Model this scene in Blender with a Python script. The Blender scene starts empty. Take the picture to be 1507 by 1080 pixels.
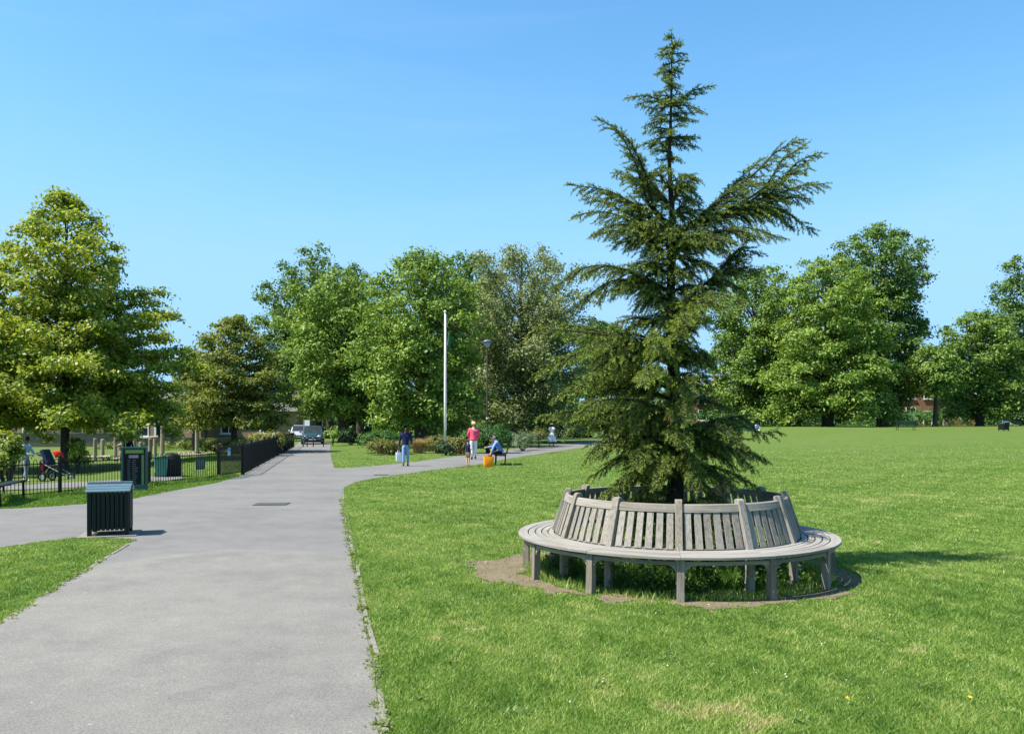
import bpy, bmesh, math, random
import numpy as np
from mathutils import Vector, Matrix
random.seed(7)
RNG = np.random.default_rng(7)
scene = bpy.context.scene
COL = scene.collection
F, HZ, CX, EYE = 1200.0, 622.0, 753.5, 1.7      # focal length in photo pixels, horizon row, centre column, eye height
R = math.radians

# ------------------------------------------------------------------ terrain
def S(t):
    t = np.clip(t, 0, 1); return t*t*(3-2*t)
def fence_x(y):
    return np.minimum(-11.1+(y-17.7)*.326, -8.85-(y-24.6)*.198)
def gz(x, y):
    x = np.asarray(x, float); y = np.asarray(y, float)
    rise = 1.25*S((y-15)/85)*S((x-(4+.12*y))/18)
    dip = -.42*S((fence_x(y)-x-2.6)/5)*S((y-10)/6)
    return rise+dip
def gzf(x, y): return float(gz(x, y))
def at(px, py):
    Y = 1700.0*1.2/(max(py, HZ+3)-HZ)
    for _ in range(30):
        X = (px-CX)*Y/F
        Y = (EYE-gzf(X, Y))*F/(py-HZ)
    return Vector(((px-CX)*Y/F, Y, gzf((px-CX)*Y/F, Y)))
def on(px, Y):
    X = (px-CX)*Y/F
    return Vector((X, Y, gzf(X, Y)))
def hz(py, Y): return EYE+(HZ-py)*Y/F

# ------------------------------------------------------------------ materials
MATS = {}
def nodes(name):
    m = bpy.data.materials.new(name); m.use_nodes = True
    nt = m.node_tree; nt.nodes.clear()
    out = nt.nodes.new('ShaderNodeOutputMaterial')
    return m, nt, out
def N(nt, typ, **kw):
    n = nt.nodes.new(typ)
    for k, v in kw.items():
        if k in n.inputs: n.inputs[k].default_value = v
        else: setattr(n, k, v)
    return n
def c4(c): return (c[0], c[1], c[2], 1)
def ramp(nt, src, stops):
    r = nt.nodes.new('ShaderNodeValToRGB'); nt.links.new(src, r.inputs[0])
    e = r.color_ramp.elements
    e[0].position, e[0].color = stops[0][0], c4(stops[0][1])
    e[1].position, e[1].color = stops[-1][0], c4(stops[-1][1])
    for p, c in stops[1:-1]:
        x = e.new(p); x.color = c4(c)
    return r.outputs[0]
def noise(nt, coord, scale, detail=4, rough=.6):
    n = N(nt, 'ShaderNodeTexNoise'); n.inputs['Scale'].default_value = scale
    n.inputs['Detail'].default_value = detail; n.inputs['Roughness'].default_value = rough
    nt.links.new(coord, n.inputs['Vector']); return n.outputs['Fac']
def mixc(nt, fac, a, b, blend='MIX'):
    m = nt.nodes.new('ShaderNodeMix'); m.data_type = 'RGBA'; m.blend_type = blend
    for sock, v in ((m.inputs[0], fac), (m.inputs[6], a), (m.inputs[7], b)):
        if isinstance(v, (int, float)): sock.default_value = v
        elif isinstance(v, (tuple, list)): sock.default_value = c4(v)
        else: nt.links.new(v, sock)
    return m.outputs[2]
def pmat(name, c1, c2=None, scale=8, rough=.75, bump=0, metal=0, spec=.4, fine=None, coat=0):
    """plain procedural material: two tones mixed by noise"""
    if name in MATS: return MATS[name]
    m, nt, out = nodes(name)
    c2 = c2 or tuple(x*.75 for x in c1)
    co = nt.nodes.new('ShaderNodeTexCoord').outputs['Object']
    f = noise(nt, co, scale)
    col = ramp(nt, f, [(.3, c1), (.72, c2)])
    p = N(nt, 'ShaderNodeBsdfPrincipled'); nt.links.new(col, p.inputs['Base Color'])
    p.inputs['Roughness'].default_value = rough; p.inputs['Metallic'].default_value = metal
    p.inputs['Specular IOR Level'].default_value = spec
    p.inputs['Coat Weight'].default_value = coat
    if bump:
        b = N(nt, 'ShaderNodeBump'); b.inputs['Strength'].default_value = bump; b.inputs['Distance'].default_value = .01
        nt.links.new(noise(nt, co, fine or scale*6), b.inputs['Height']); nt.links.new(b.outputs[0], p.inputs['Normal'])
    nt.links.new(p.outputs[0], out.inputs[0]); MATS[name] = m; return m
def leafmat(name, dark, light, trans=.3, rough=.55, spec=.25):
    """leaf: two leaf tones per leaf (attribute tint), some light passing through"""
    if name in MATS: return MATS[name]
    m, nt, out = nodes(name)
    a = N(nt, 'ShaderNodeAttribute', attribute_name='tint')
    col = mixc(nt, a.outputs['Fac'], dark, light)
    p = N(nt, 'ShaderNodeBsdfPrincipled'); nt.links.new(col, p.inputs['Base Color'])
    p.inputs['Roughness'].default_value = rough; p.inputs['Specular IOR Level'].default_value = spec
    t = N(nt, 'ShaderNodeBsdfTranslucent')
    tc = mixc(nt, 1.0, col, (1.5, 1.5, .6), 'MULTIPLY'); nt.links.new(tc, t.inputs[0])
    mx = N(nt, 'ShaderNodeMixShader'); mx.inputs[0].default_value = trans
    nt.links.new(p.outputs[0], mx.inputs[1]); nt.links.new(t.outputs[0], mx.inputs[2])
    nt.links.new(mx.outputs[0], out.inputs[0]); MATS[name] = m; return m
def woodmat(name, light, dark, s=1.0):
    """weathered timber with grain along each piece (attribute lc: metres along, across, through)"""
    if name in MATS: return MATS[name]
    m, nt, out = nodes(name)
    a = N(nt, 'ShaderNodeAttribute', attribute_name='lc').outputs['Vector']
    mp = N(nt, 'ShaderNodeMapping'); mp.inputs['Scale'].default_value = (2.5*s, 70*s, 70*s); nt.links.new(a, mp.inputs[0])
    g = noise(nt, mp.outputs[0], 1.0, 5, .65)
    mp2 = N(nt, 'ShaderNodeMapping'); mp2.inputs['Scale'].default_value = (1.2*s, 5*s, 5*s); nt.links.new(a, mp2.inputs[0])
    g2 = noise(nt, mp2.outputs[0], 1.0, 3, .5)
    col = ramp(nt, g, [(.3, dark), (.55, light), (.8, tuple(min(1, x*1.12) for x in light))])
    col = mixc(nt, g2, col, (.62, .58, .52), 'MULTIPLY')
    r = N(nt, 'ShaderNodeAttribute', attribute_name='pc').outputs['Fac']
    br = ramp(nt, r, [(0, (.82, .8, .78)), (1, (1.12, 1.12, 1.12))])
    col = mixc(nt, 1.0, col, br, 'MULTIPLY')
    co = nt.nodes.new('ShaderNodeTexCoord').outputs['Object']
    lich = ramp(nt, noise(nt, co, 22, 3), [(.64, (0, 0, 0)), (.74, (1, 1, 1))])
    col = mixc(nt, lich, col, (.33, .34, .27))
    p = N(nt, 'ShaderNodeBsdfPrincipled'); nt.links.new(col, p.inputs['Base Color'])
    p.inputs['Roughness'].default_value = .85; p.inputs['Specular IOR Level'].default_value = .25
    b = N(nt, 'ShaderNodeBump'); b.inputs['Strength'].default_value = .5; b.inputs['Distance'].default_value = .004
    nt.links.new(g, b.inputs['Height']); nt.links.new(b.outputs[0], p.inputs['Normal'])
    nt.links.new(p.outputs[0], out.inputs[0]); MATS[name] = m; return m
def brickmat(name, b1, b2, mortar, scale=1.0):
    if name in MATS: return MATS[name]
    m, nt, out = nodes(name)
    co = nt.nodes.new('ShaderNodeTexCoord').outputs['Object']
    mp = N(nt, 'ShaderNodeMapping'); mp.inputs['Rotation'].default_value = (math.pi/2, 0, 0); nt.links.new(co, mp.inputs[0])
    b = N(nt, 'ShaderNodeTexBrick'); nt.links.new(mp.outputs[0], b.inputs['Vector'])
    b.inputs['Color1'].default_value = c4(b1); b.inputs['Color2'].default_value = c4(b2); b.inputs['Mortar'].default_value = c4(mortar)
    b.inputs['Scale'].default_value = scale; b.inputs['Brick Width'].default_value = .23; b.inputs['Row Height'].default_value = .075
    b.inputs['Mortar Size'].default_value = .008
    col = mixc(nt, noise(nt, co, 1.2), b.outputs['Color'], (.7, .66, .62), 'MULTIPLY')
    p = N(nt, 'ShaderNodeBsdfPrincipled'); nt.links.new(col, p.inputs['Base Color']); p.inputs['Roughness'].default_value = .9
    nt.links.new(p.outputs[0], out.inputs[0]); MATS[name] = m; return m
def glassmat():
    if 'window glass' in MATS: return MATS['window glass']
    m, nt, out = nodes('window glass')
    co = nt.nodes.new('ShaderNodeTexCoord').outputs['Object']
    p = N(nt, 'ShaderNodeBsdfPrincipled'); nt.links.new(ramp(nt, noise(nt, co, 3), [(.3, (.02, .025, .03)), (.7, (.04, .05, .055))]), p.inputs['Base Color'])
    p.inputs['Roughness'].default_value = .12; p.inputs['Specular IOR Level'].default_value = .2; nt.links.new(p.outputs[0], out.inputs[0]); MATS['window glass'] = m; return m

# ------------------------------------------------------------------ mesh builder
class MB:
    def __init__(s): s.v = []; s.f = []; s.lc = []; s.pc = []
    def add(s, vs, fs, lc=None):
        o = len(s.v); vs = [tuple(v) for v in vs]; s.v += vs
        s.f += [tuple(o+i for i in f) for f in fs]
        off = Vector((random.uniform(0, 50), random.uniform(0, 50), random.uniform(0, 50))); p = random.random()
        lc = lc or vs
        s.lc += [tuple(Vector(l)+off) for l in lc]; s.pc += [p]*len(vs)
    def box(s, c, size, M=None, grain=0, taper=None):
        hx, hy, hzz = size[0]/2, size[1]/2, size[2]/2
        vs = []; lc = []
        for z in (-1, 1):
            for y in (-1, 1):
                for x in (-1, 1):
                    k = (taper if (taper and z > 0) else (1, 1))
                    p = Vector((x*hx*k[0], y*hy*k[1], z*hzz)); l = p.copy()
                    if grain == 1: l = Vector((p.y, p.x, p.z))
                    if grain == 2: l = Vector((p.z, p.x, p.y))
                    lc.append(l); p = p+Vector(c)
                    vs.append(M @ p if M else p)
        s.add(vs, [(0, 2, 3, 1), (4, 5, 7, 6), (0, 1, 5, 4), (1, 3, 7, 5), (3, 2, 6, 7), (2, 0, 4, 6)], lc)
        return s
    def tube(s, pts, rad, n=8, cap=True, flat=None):
        pts = [Vector(p) for p in pts]
        if not isinstance(rad, (list, tuple)): rad = [rad]*len(pts)
        vs = []; fs = []; lc = []; d = 0
        prev = None
        for i, p in enumerate(pts):
            t = (pts[min(i+1, len(pts)-1)]-pts[max(i-1, 0)])
            if t.length < 1e-9: t = Vector((0, 0, 1))
            t.normalize()
            if prev is None:
                u = t.orthogonal().normalized()
            else:
                u = prev-t*prev.dot(t)
                u = u.normalized() if u.length > 1e-6 else t.orthogonal().normalized()
            prev = u; w = t.cross(u)
            if i: d += (p-pts[i-1]).length
            for k in range(n):
                a = 2*math.pi*k/n
                vs.append(p+(u*math.cos(a)+w*math.sin(a))*rad[i]); lc.append((d, math.cos(a)*rad[i], math.sin(a)*rad[i]))
        for i in range(len(pts)-1):
            for k in range(n):
                a, b = i*n+k, i*n+(k+1) % n
                fs.append((a, b, b+n, a+n))
        if cap:
            fs.append(tuple(reversed(range(n)))); fs.append(tuple((len(pts)-1)*n+k for k in range(n)))
        s.add(vs, fs, lc); return s
    def prism(s, poly, y0, y1, M=None, grain=0):
        """polygon in the x-z plane extruded along y"""
        n = len(poly); vs = [Vector((x, y0, z)) for x, z in poly]+[Vector((x, y1, z)) for x, z in poly]
        lc = [v.copy() for v in vs]
        if grain == 2: lc = [Vector((v.z, v.x, v.y)) for v in vs]
        if M: vs = [M @ v for v in vs]
        fs = [tuple(range(n)), tuple(reversed(range(n, 2*n)))]+[(i, i+n, (i+1) % n+n, (i+1) % n) for i in range(n)]
        s.add(vs, fs, lc); return s
    def ball(s, c, r, n=10, m=7, M=None):
        if not isinstance(r, (tuple, list)): r = (r, r, r)
        vs = [Vector((c[0], c[1], c[2]-r[2]))]
        for j in range(1, m):
            b = -math.pi/2+math.pi*j/m
            for i in range(n):
                a = 2*math.pi*i/n
                vs.append(Vector((c[0]+r[0]*math.cos(a)*math.cos(b), c[1]+r[1]*math.sin(a)*math.cos(b), c[2]+r[2]*math.sin(b))))
        vs.append(Vector((c[0], c[1], c[2]+r[2])))
        fs = [(0, 1+(i+1) % n, 1+i) for i in range(n)]
        for j in range(m-2):
            for i in range(n):
                a, b = 1+j*n+i, 1+j*n+(i+1) % n
                fs.append((a, b, b+n, a+n))
        L = len(vs)-1
        fs += [(L, 1+(m-2)*n+i, 1+(m-2)*n+(i+1) % n) for i in range(n)]
        if M: vs = [M @ v for v in vs]
        s.add(vs, fs); return s
    def build(s, name, mat, parent=None, smooth=False, bevel=0, M=None):
        me = bpy.data.meshes.new(name); me.from_pydata(s.v, [], s.f); me.update()
        a = me.attributes.new('lc', 'FLOAT_VECTOR', 'POINT'); a.data.foreach_set('vector', np.array(s.lc, np.float32).ravel())
        a = me.attributes.new('pc', 'FLOAT', 'POINT'); a.data.foreach_set('value', np.array(s.pc, np.float32))
        bm = bmesh.new(); bm.from_mesh(me); bmesh.ops.recalc_face_normals(bm, faces=bm.faces); bm.to_mesh(me); bm.free()
        me.materials.append(mat)
        if smooth: me.shade_smooth()
        o = bpy.data.objects.new(name, me); COL.objects.link(o); o.parent = parent
        if M: o.matrix_local = M
        if bevel:
            b = o.modifiers.new('edge', 'BEVEL'); b.width = bevel; b.segments = 2; b.limit_method = 'ANGLE'; b.angle_limit = R(40)
        return o
def npmesh(name, verts, k, mat, parent=None, tint=None):
    """verts: (n*k,3) array, every k in a row one face"""
    verts = np.ascontiguousarray(verts, np.float32); nv = len(verts); nf = nv//k
    me = bpy.data.meshes.new(name)
    me.vertices.add(nv); me.vertices.foreach_set('co', verts.ravel())
    me.loops.add(nv); me.loops.foreach_set('vertex_index', np.arange(nv, dtype=np.int32))
    me.polygons.add(nf); me.polygons.foreach_set('loop_start', np.arange(0, nv, k, dtype=np.int32))
    me.update(calc_edges=True)
    if tint is not None:
        a = me.attributes.new('tint', 'FLOAT', 'POINT'); a.data.foreach_set('value', np.ascontiguousarray(tint, np.float32))
    me.materials.append(mat)
    o = bpy.data.objects.new(name, me); COL.objects.link(o); o.parent = parent; return o
def tag(o, label=None, cat=None, group=None, kind=None):
    for k, v in (('label', label), ('category', cat), ('group', group), ('kind', kind)):
        if v: o[k] = v
    return o
def empty(name, loc, rz=0, label=None, cat=None, group=None):
    o = bpy.data.objects.new(name, None); COL.objects.link(o); o.location = loc; o.rotation_euler = (0, 0, rz)
    o.empty_display_size = .2
    return tag(o, label, cat, group)
def copy_tree(o, parent=None):
    c = o.copy(); COL.objects.link(c); c.parent = parent
    for ch in list(o.children): copy_tree(ch, c)
    return c
def Mz(loc, a): return Matrix.Translation(loc) @ Matrix.Rotation(a, 4, 'Z')
def inpoly(x, y, poly):
    x = np.asarray(x); y = np.asarray(y); ins = np.zeros(x.shape, bool); n = len(poly)
    for i in range(n):
        x1, y1 = poly[i]; x2, y2 = poly[(i+1) % n]
        if y1 == y2: continue
        c = ((y1 > y) != (y2 > y)) & (x < (x2-x1)*(y-y1)/(y2-y1)+x1)
        ins ^= c
    return ins
_ph = RNG.uniform(0, 6.28, (40,)); _dr = RNG.uniform(0, 6.28, (40,))
def pn(x, y, wl, k=7):
    """smooth pseudo noise in -1..1, wavelength wl metres"""
    s = 0
    for i in range(k):
        j = (i*5+int(wl*10)) % 40; q = 2*math.pi/(wl*(.55+.13*i))
        s = s+np.sin((x*math.cos(_dr[j])+y*math.sin(_dr[j]))*q+_ph[j])
    return s/(k*.62)

# ------------------------------------------------------------------ camera, sun, sky
cam = bpy.data.cameras.new('camera'); co = bpy.data.objects.new('camera', cam); COL.objects.link(co)
co.location = (0, 0, EYE); co.rotation_euler = (R(90), 0, 0)
cam.sensor_width = 36; cam.lens = 36*F/1507; cam.shift_y = (HZ-540)/1507; cam.clip_end = 3000; cam.clip_start = .05
scene.camera = co
EL = R(58); AZ = Vector((.955, .3, 0)).normalized()       # where the light travels
sun = bpy.data.lights.new('sun', 'SUN'); so = bpy.data.objects.new('sun', sun); COL.objects.link(so)
sun.energy = 4.8; sun.angle = R(.5); sun.color = (1, .95, .87)
so.rotation_euler = Vector((AZ.x*math.cos(EL), AZ.y*math.cos(EL), -math.sin(EL))).to_track_quat('-Z', 'Y').to_euler(); so.location = (-20, -10, 40)
w = bpy.data.worlds.new('World'); scene.world = w; w.use_nodes = True
nt = w.node_tree; nt.nodes.clear()
sky = nt.nodes.new('ShaderNodeTexSky'); sky.sky_type = 'NISHITA'; sky.sun_disc = False
sky.sun_elevation = EL; sky.sun_rotation = math.atan2(-AZ.x, -AZ.y); sky.altitude = 0
sky.air_density = 1.0; sky.dust_density = .25; sky.ozone_density = 2.2
hs = nt.nodes.new('ShaderNodeHueSaturation'); hs.inputs['Hue'].default_value = .49; hs.inputs['Saturation'].default_value = 1.22; hs.inputs['Value'].default_value = 1.08
nt.links.new(sky.outputs[0], hs.inputs['Color'])
bg = nt.nodes.new('ShaderNodeBackground'); bg.inputs[1].default_value = .118; sr = nt.nodes.new('ShaderNodeSeparateColor'); cr_ = nt.nodes.new('ShaderNodeCombineColor'); nt.links.new(hs.outputs[0], sr.inputs[0])
for i_, lim in enumerate((1.72, 3.2, 4.9)):          # the clear horizon stays pale blue instead of burning out
    mn = nt.nodes.new('ShaderNodeMath'); mn.operation = 'SMOOTH_MIN'; nt.links.new(sr.outputs[i_], mn.inputs[0]); mn.inputs[1].default_value = lim; mn.inputs[2].default_value = lim*.45
    nt.links.new(mn.outputs[0], cr_.inputs[i_])
tc_ = nt.nodes.new('ShaderNodeTexCoord'); mp_ = nt.nodes.new('ShaderNodeMapping'); mp_.inputs['Scale'].default_value = (1.2, 2.2, 9.0); mp_.inputs['Rotation'].default_value = (0, .12, .5); nt.links.new(tc_.outputs['Generated'], mp_.inputs[0])
cn_ = nt.nodes.new('ShaderNodeTexNoise'); cn_.inputs['Scale'].default_value = 2.1; cn_.inputs['Detail'].default_value = 8; cn_.inputs['Roughness'].default_value = .62; cn_.inputs['Distortion'].default_value = .6; nt.links.new(mp_.outputs[0], cn_.inputs['Vector'])
cf_ = ramp(nt, cn_.outputs['Fac'], [(.5, (0, 0, 0)), (.8, (.06, .06, .06))])       # faint cirrus
nt.links.new(mixc(nt, cf_, cr_.outputs[0], (3.6, 4.2, 4.8)), bg.inputs[0])
wo = nt.nodes.new('ShaderNodeOutputWorld'); nt.links.new(bg.outputs[0], wo.inputs[0])
vs = scene.view_settings; vs.view_transform = 'Standard'; vs.look = 'None'; vs.gamma = 1; vs.exposure = 1.06
# ------------------------------------------------------------------ ground
def m_lawn():
    m, nt, out = nodes('lawn')
    co = nt.nodes.new('ShaderNodeTexCoord').outputs['Object']
    big = noise(nt, co, .12, 4); mid = noise(nt, co, 1.3, 5, .7); fine = noise(nt, co, 28, 4, .75)
    col = ramp(nt, mid, [(.28, (.06, .112, .018)), (.5, (.086, .145, .024)), (.72, (.118, .16, .04))])
    col = mixc(nt, ramp(nt, big, [(.35, (0, 0, 0)), (.7, (.7, .7, .7))]), col, (.112, .148, .042))
    col = mixc(nt, .75, col, ramp(nt, fine, [(.25, (.4, .42, .3)), (.7, (1.35, 1.3, 1.25))]), 'MULTIPLY')
    p = N(nt, 'ShaderNodeBsdfPrincipled'); nt.links.new(col, p.inputs['Base Color'])
    p.inputs['Roughness'].default_value = .9; p.inputs['Specular IOR Level'].default_value = .1
    b = N(nt, 'ShaderNodeBump'); b.inputs['Strength'].default_value = .8; b.inputs['Distance'].default_value = .03
    nt.links.new(fine, b.inputs['Height']); nt.links.new(b.outputs[0], p.inputs['Normal'])
    nt.links.new(p.outputs[0], out.inputs[0]); return m
def m_asphalt(name, base, warm, speck):
    m, nt, out = nodes(name)
    co = nt.nodes.new('ShaderNodeTexCoord').outputs['Object']
    big = noise(nt, co, .35, 5, .6); mid = noise(nt, co, 3, 4); v = N(nt, 'ShaderNodeTexVoronoi'); v.inputs['Scale'].default_value = 70
    nt.links.new(co, v.inputs['Vector'])
    fine = noise(nt, co, 90, 3, .8)
    col = ramp(nt, big, [(.3, tuple(x*.88 for x in base)), (.5, base), (.72, warm)])
    col = mixc(nt, .5, col, ramp(nt, mid, [(.3, (.82, .82, .84)), (.7, (1.12, 1.12, 1.1))]), 'MULTIPLY')
    col = mixc(nt, 1.0, col, ramp(nt, fine, [(.3, (1-speck,)*3), (.52, (1, 1, 1)), (.75, (1+speck*1.3,)*3)]), 'MULTIPLY')
    col = mixc(nt, .6, col, ramp(nt, noise(nt, co, .9, 6, .7), [(.36, (.8, .8, .82)), (.5, (1, 1, 1)), (.7, (1.08, 1.07, 1.04))]), 'MULTIPLY')
    sp = ramp(nt, v.outputs['Color'], [(.94, (0, 0, 0)), (.98, (speck, speck, speck))])
    col = mixc(nt, sp, col, (.5, .48, .44))
    p = N(nt, 'ShaderNodeBsdfPrincipled'); nt.links.new(col, p.inputs['Base Color'])
    p.inputs['Roughness'].default_value = .88; p.inputs['Specular IOR Level'].default_value = .25
    b = N(nt, 'ShaderNodeBump'); b.inputs['Strength'].default_value = .45; b.inputs['Distance'].default_value = .006
    nt.links.new(fine, b.inputs['Height']); nt.links.new(b.outputs[0], p.inputs['Normal'])
    nt.links.new(p.outputs[0], out.inputs[0]); return m
M_LAWN = m_lawn()
xs = np.unique(np.concatenate([[-900, -500, -300, -200, -150, -110, -90], np.arange(-75, 76, 1.5), [90, 110, 150, 200, 300, 500, 900]]))
ys = np.unique(np.concatenate([[-300, -100, -50, -30, -15], np.arange(-8, 125, 1.5), [130, 140, 160, 200, 260, 400, 700, 1500]]))
gx, gy = np.meshgrid(xs, ys); gzz = gz(gx, gy)
nx = len(xs)
vv = np.stack([gx.ravel(), gy.ravel(), gzz.ravel()], 1)
fi = [(j*nx+i, j*nx+i+1, (j+1)*nx+i+1, (j+1)*nx+i) for j in range(len(ys)-1) for i in range(nx-1)]
me = bpy.data.meshes.new('lawn'); me.from_pydata(vv.tolist(), [], fi); me.materials.append(M_LAWN); me.shade_smooth()
lawn = bpy.data.objects.new('lawn', me); COL.objects.link(lawn); tag(lawn, 'mown green park lawn sloping gently up to the tall trees', 'lawn', kind='structure')

def sheet(name, pts, mat, dz, label, cat, wob=0, seed=0):
    """a flat sheet whose outline is given by photo points on the ground"""
    P = [at(*p) if len(p) == 2 else Vector(p) for p in pts]
    rnd = random.Random(seed); Q = []
    for i, p in enumerate(P):
        q = P[(i+1) % len(P)]; n = max(1, min(120, int((q-p).length/.12))) if wob else 1
        for k in range(n):
            r = p.lerp(q, k/n)
            if wob:
                d = (q-p).normalized(); s = wob*(.6*math.sin(k*.9+i)+rnd.uniform(-1, 1))*min(1, 6/max(r.y, 3)+.25)
                r = r+Vector((-d.y, d.x, 0))*s
            Q.append(r)
    me = bpy.data.meshes.new(name); bm = bmesh.new()
    vs_ = [bm.verts.new((q.x, q.y, gzf(q.x, q.y)+dz)) for q in Q]
    bm.free(); bm = bmesh.new()
    from mathutils.geometry import delaunay_2d_cdt
    n_ = len(Q); cv, _, cf, *_r = delaunay_2d_cdt([Vector((q.x, q.y)) for q in Q], [(i, (i+1) % n_) for i in range(n_)], [list(range(n_))], 1, 1e-6)
    vs_ = [bm.verts.new((q.x, q.y, gzf(q.x, q.y)+dz)) for q in cv]
    for f in cf:
        if len(set(f)) > 2: bm.faces.new([vs_[i] for i in f])
    bm.normal_update()
    for f in bm.faces:
        if f.normal.z < 0: f.normal_flip()
    bm.to_mesh(me); bm.free(); me.materials.append(mat)
    o = bpy.data.objects.new(name, me); COL.objects.link(o); tag(o, label, cat, kind='structure')
    return [(q.x, q.y) for q in Q], P
M_ASPH = m_asphalt('worn asphalt', (.158, .152, .141), (.174, .166, .153), .18)
M_ASPH2 = m_asphalt('gritty asphalt', (.18, .17, .15), (.2, .188, .163), .42)
RIGHT_EDGE = [(590, 1180), (562, 1080), (548, 965), (536, 910), (525, 850), (515, 800), (506, 760), (502, 735), (507, 717), (524, 709), (560, 702), (600, 697), (640, 691), (700, 684), (760, 673), (850, 659.5), (940, 649), (985, 644)]
UPPER = [(940, 642), (850, 650.5), (770, 659), (690, 669), (600, 681), (545, 686), (505, 689), (492, 688.5)]
FAR_R = [(488, 676), (486, 664), (486, 655), (486, 649)]
FAR_L = [(440, 650), (433, 657.5), (400, 674), (372, 690), (357, 699.5), (340, 704), (322, 710), (290, 716), (255, 722), (225, 728), (196, 734), (120, 742), (60, 746.5), (0, 749), (-260, 752)]
LEFT_TRI = [(-260, 834), (-120, 817), (0, 806), (60, 797), (110, 791), (150, 791.5), (178, 792.5), (200, 795), (186, 801), (160, 817), (130, 837), (60, 880), (0, 917), (-130, 1000), (-300, 1140)]
PATH, PATHP = sheet('path', RIGHT_EDGE+UPPER+FAR_R+FAR_L+LEFT_TRI, M_ASPH, .004, 'pale grey asphalt park path forking at the litter bin', 'path', .035, 3)
ARC = [(536, 818.5), (507, 818), (490, 815), (446, 812), (390, 809), (335, 809), (279, 814), (208, 823), (160, 830)]
i0 = [i for i, p in enumerate(LEFT_TRI) if p == (160, 817)][0]
sheet('path_resurfacing', [(592, 1180), (563, 1080), (546, 965), (533, 910), (522, 850), (516.5, 819)]+ARC[2:-1]+[(175, 828.5), (146, 833)]+[(62, 883), (2, 920), (-128, 1003), (-298, 1140)], M_ASPH2, .008, 'lighter gritty asphalt surface nearest the viewer', 'path surface')
M_EARTH = pmat('dry trodden earth', (.185, .145, .098), (.125, .097, .064), 4, .95, .6, fine=60, spec=.1)
CB = Vector((1.88, 9.46, 0))                 # centre of the round seat
def earth(x, y):
    dx, dy = x-CB.x, y-CB.y; r = np.hypot(dx, dy); a = np.arctan2(dy, dx)
    ro = 1.95+.44*np.exp(-((np.abs(np.abs(a)-math.pi)-.12)/.38)**2)+.1*np.exp(-((a+.35)/.3)**2)+.13*pn(x, y, .9)+.1*pn(x, y, .33)+.06*pn(x, y, .14)-.3*S((a-.3)/.5)*S((2.7-a)/.4)
    ri = 1.7+.1*pn(x+9, y, .6)+.06*pn(x, y+5, .2)
    return (r < ro) & (r > ri)
rr = np.linspace(1.3, 2.8, 76); aa = np.linspace(0, 2*math.pi, 541)[:-1]
bm = bmesh.new(); grid = {}
for i, a_ in enumerate(aa):
    for j, r_ in enumerate(rr):
        x, y = CB.x+r_*math.cos(a_), CB.y+r_*math.sin(a_)
        grid[i, j] = (x, y)
cx_ = np.array([[grid[i, j] for j in range(76)] for i in range(540)])
msk = earth(cx_[..., 0], cx_[..., 1]); V = {}
def gv(i, j):
    i %= 540
    if (i, j) not in V: V[i, j] = bm.verts.new((grid[i, j][0], grid[i, j][1], .004))
    return V[i, j]
for i in range(540):
    for j in range(75):
        if msk[i, j] and msk[(i+1) % 540, j+1]: bm.faces.new((gv(i, j), gv(i, j+1), gv(i+1, j+1), gv(i+1, j)))
me = bpy.data.meshes.new('bare_earth'); bm.to_mesh(me); bm.free(); me.materials.append(M_EARTH)
o = bpy.data.objects.new('bare_earth', me); COL.objects.link(o); tag(o, 'worn ring of bare brown earth around the round bench', 'earth', kind='structure')
PP, _ = sheet('playground_path', [(-200, 728), (0, 722), (130, 717), (215, 712), (270, 704), (262, 698), (205, 704), (130, 709), (0, 714), (-200, 718)], M_ASPH, .012, 'pale footpath just inside the playground railings', 'footpath')
# stone edging beside the path, half overgrown
M_STONE = pmat('pale edging stone', (.24, .215, .175), (.15, .14, .11), 14, .9, .5)
mb = MB()
def edging(pts, skip, off):
    for (a, b) in zip(pts[:-1], pts[1:]):
        A, B = at(*a), at(*b); L = (B-A).length; n = max(1, int(L/.7)); d = (B-A).normalized(); nrm = Vector((d.y, -d.x, 0))
        for k in range(n):
            if random.random() < skip: continue
            p = A.lerp(B, (k+.5)/n)+nrm*(off+random.uniform(-.012, .012)); p.z = -.014+random.uniform(-.008, .006)
            mb.box((0, 0, 0), (L/n-.03-random.random()*.15, .04, .05), Mz(p, math.atan2(d.y, d.x)+random.uniform(-.02, .02)))
edging(RIGHT_EDGE[1:9], .3, .03)
edging([(202, 795), (186, 801), (160, 817), (130, 837), (60, 880), (0, 917)], .35, -.02)
edging([(60, 797), (110, 791.5), (150, 791.5)], .1, -.02)
o = mb.build('kerb', M_STONE, bevel=.008); tag(o, 'low pale edging stones along the sides of the path', 'edging', kind='structure')

# drain cover and small grate in the path
def drain(px, py, w, d, label):
    r = empty('drain_cover', at(px, py)+Vector((0, 0, .006)), .1, label, 'drain cover', 'drain covers in the path')
    MB().box((0, 0, .004), (w, d, .008)).build('frame', pmat('cast iron', (.05, .05, .052), (.08, .075, .07), 20, .6, metal=.3), r)
    b = MB()
    for i in range(9): b.box(((i-4)*w/9.6, 0, .0105), (w/16, d*.8, .005))
    b.build('grate', pmat('rusty iron', (.09, .085, .08), (.12, .1, .085), 30, .6), r)
drain(400, 742, .68, .5, 'flat rectangular iron drain cover in the wide asphalt junction')
drain(561, 699, .45, .35, 'small iron drain cover in the path below the walking man')

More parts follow.
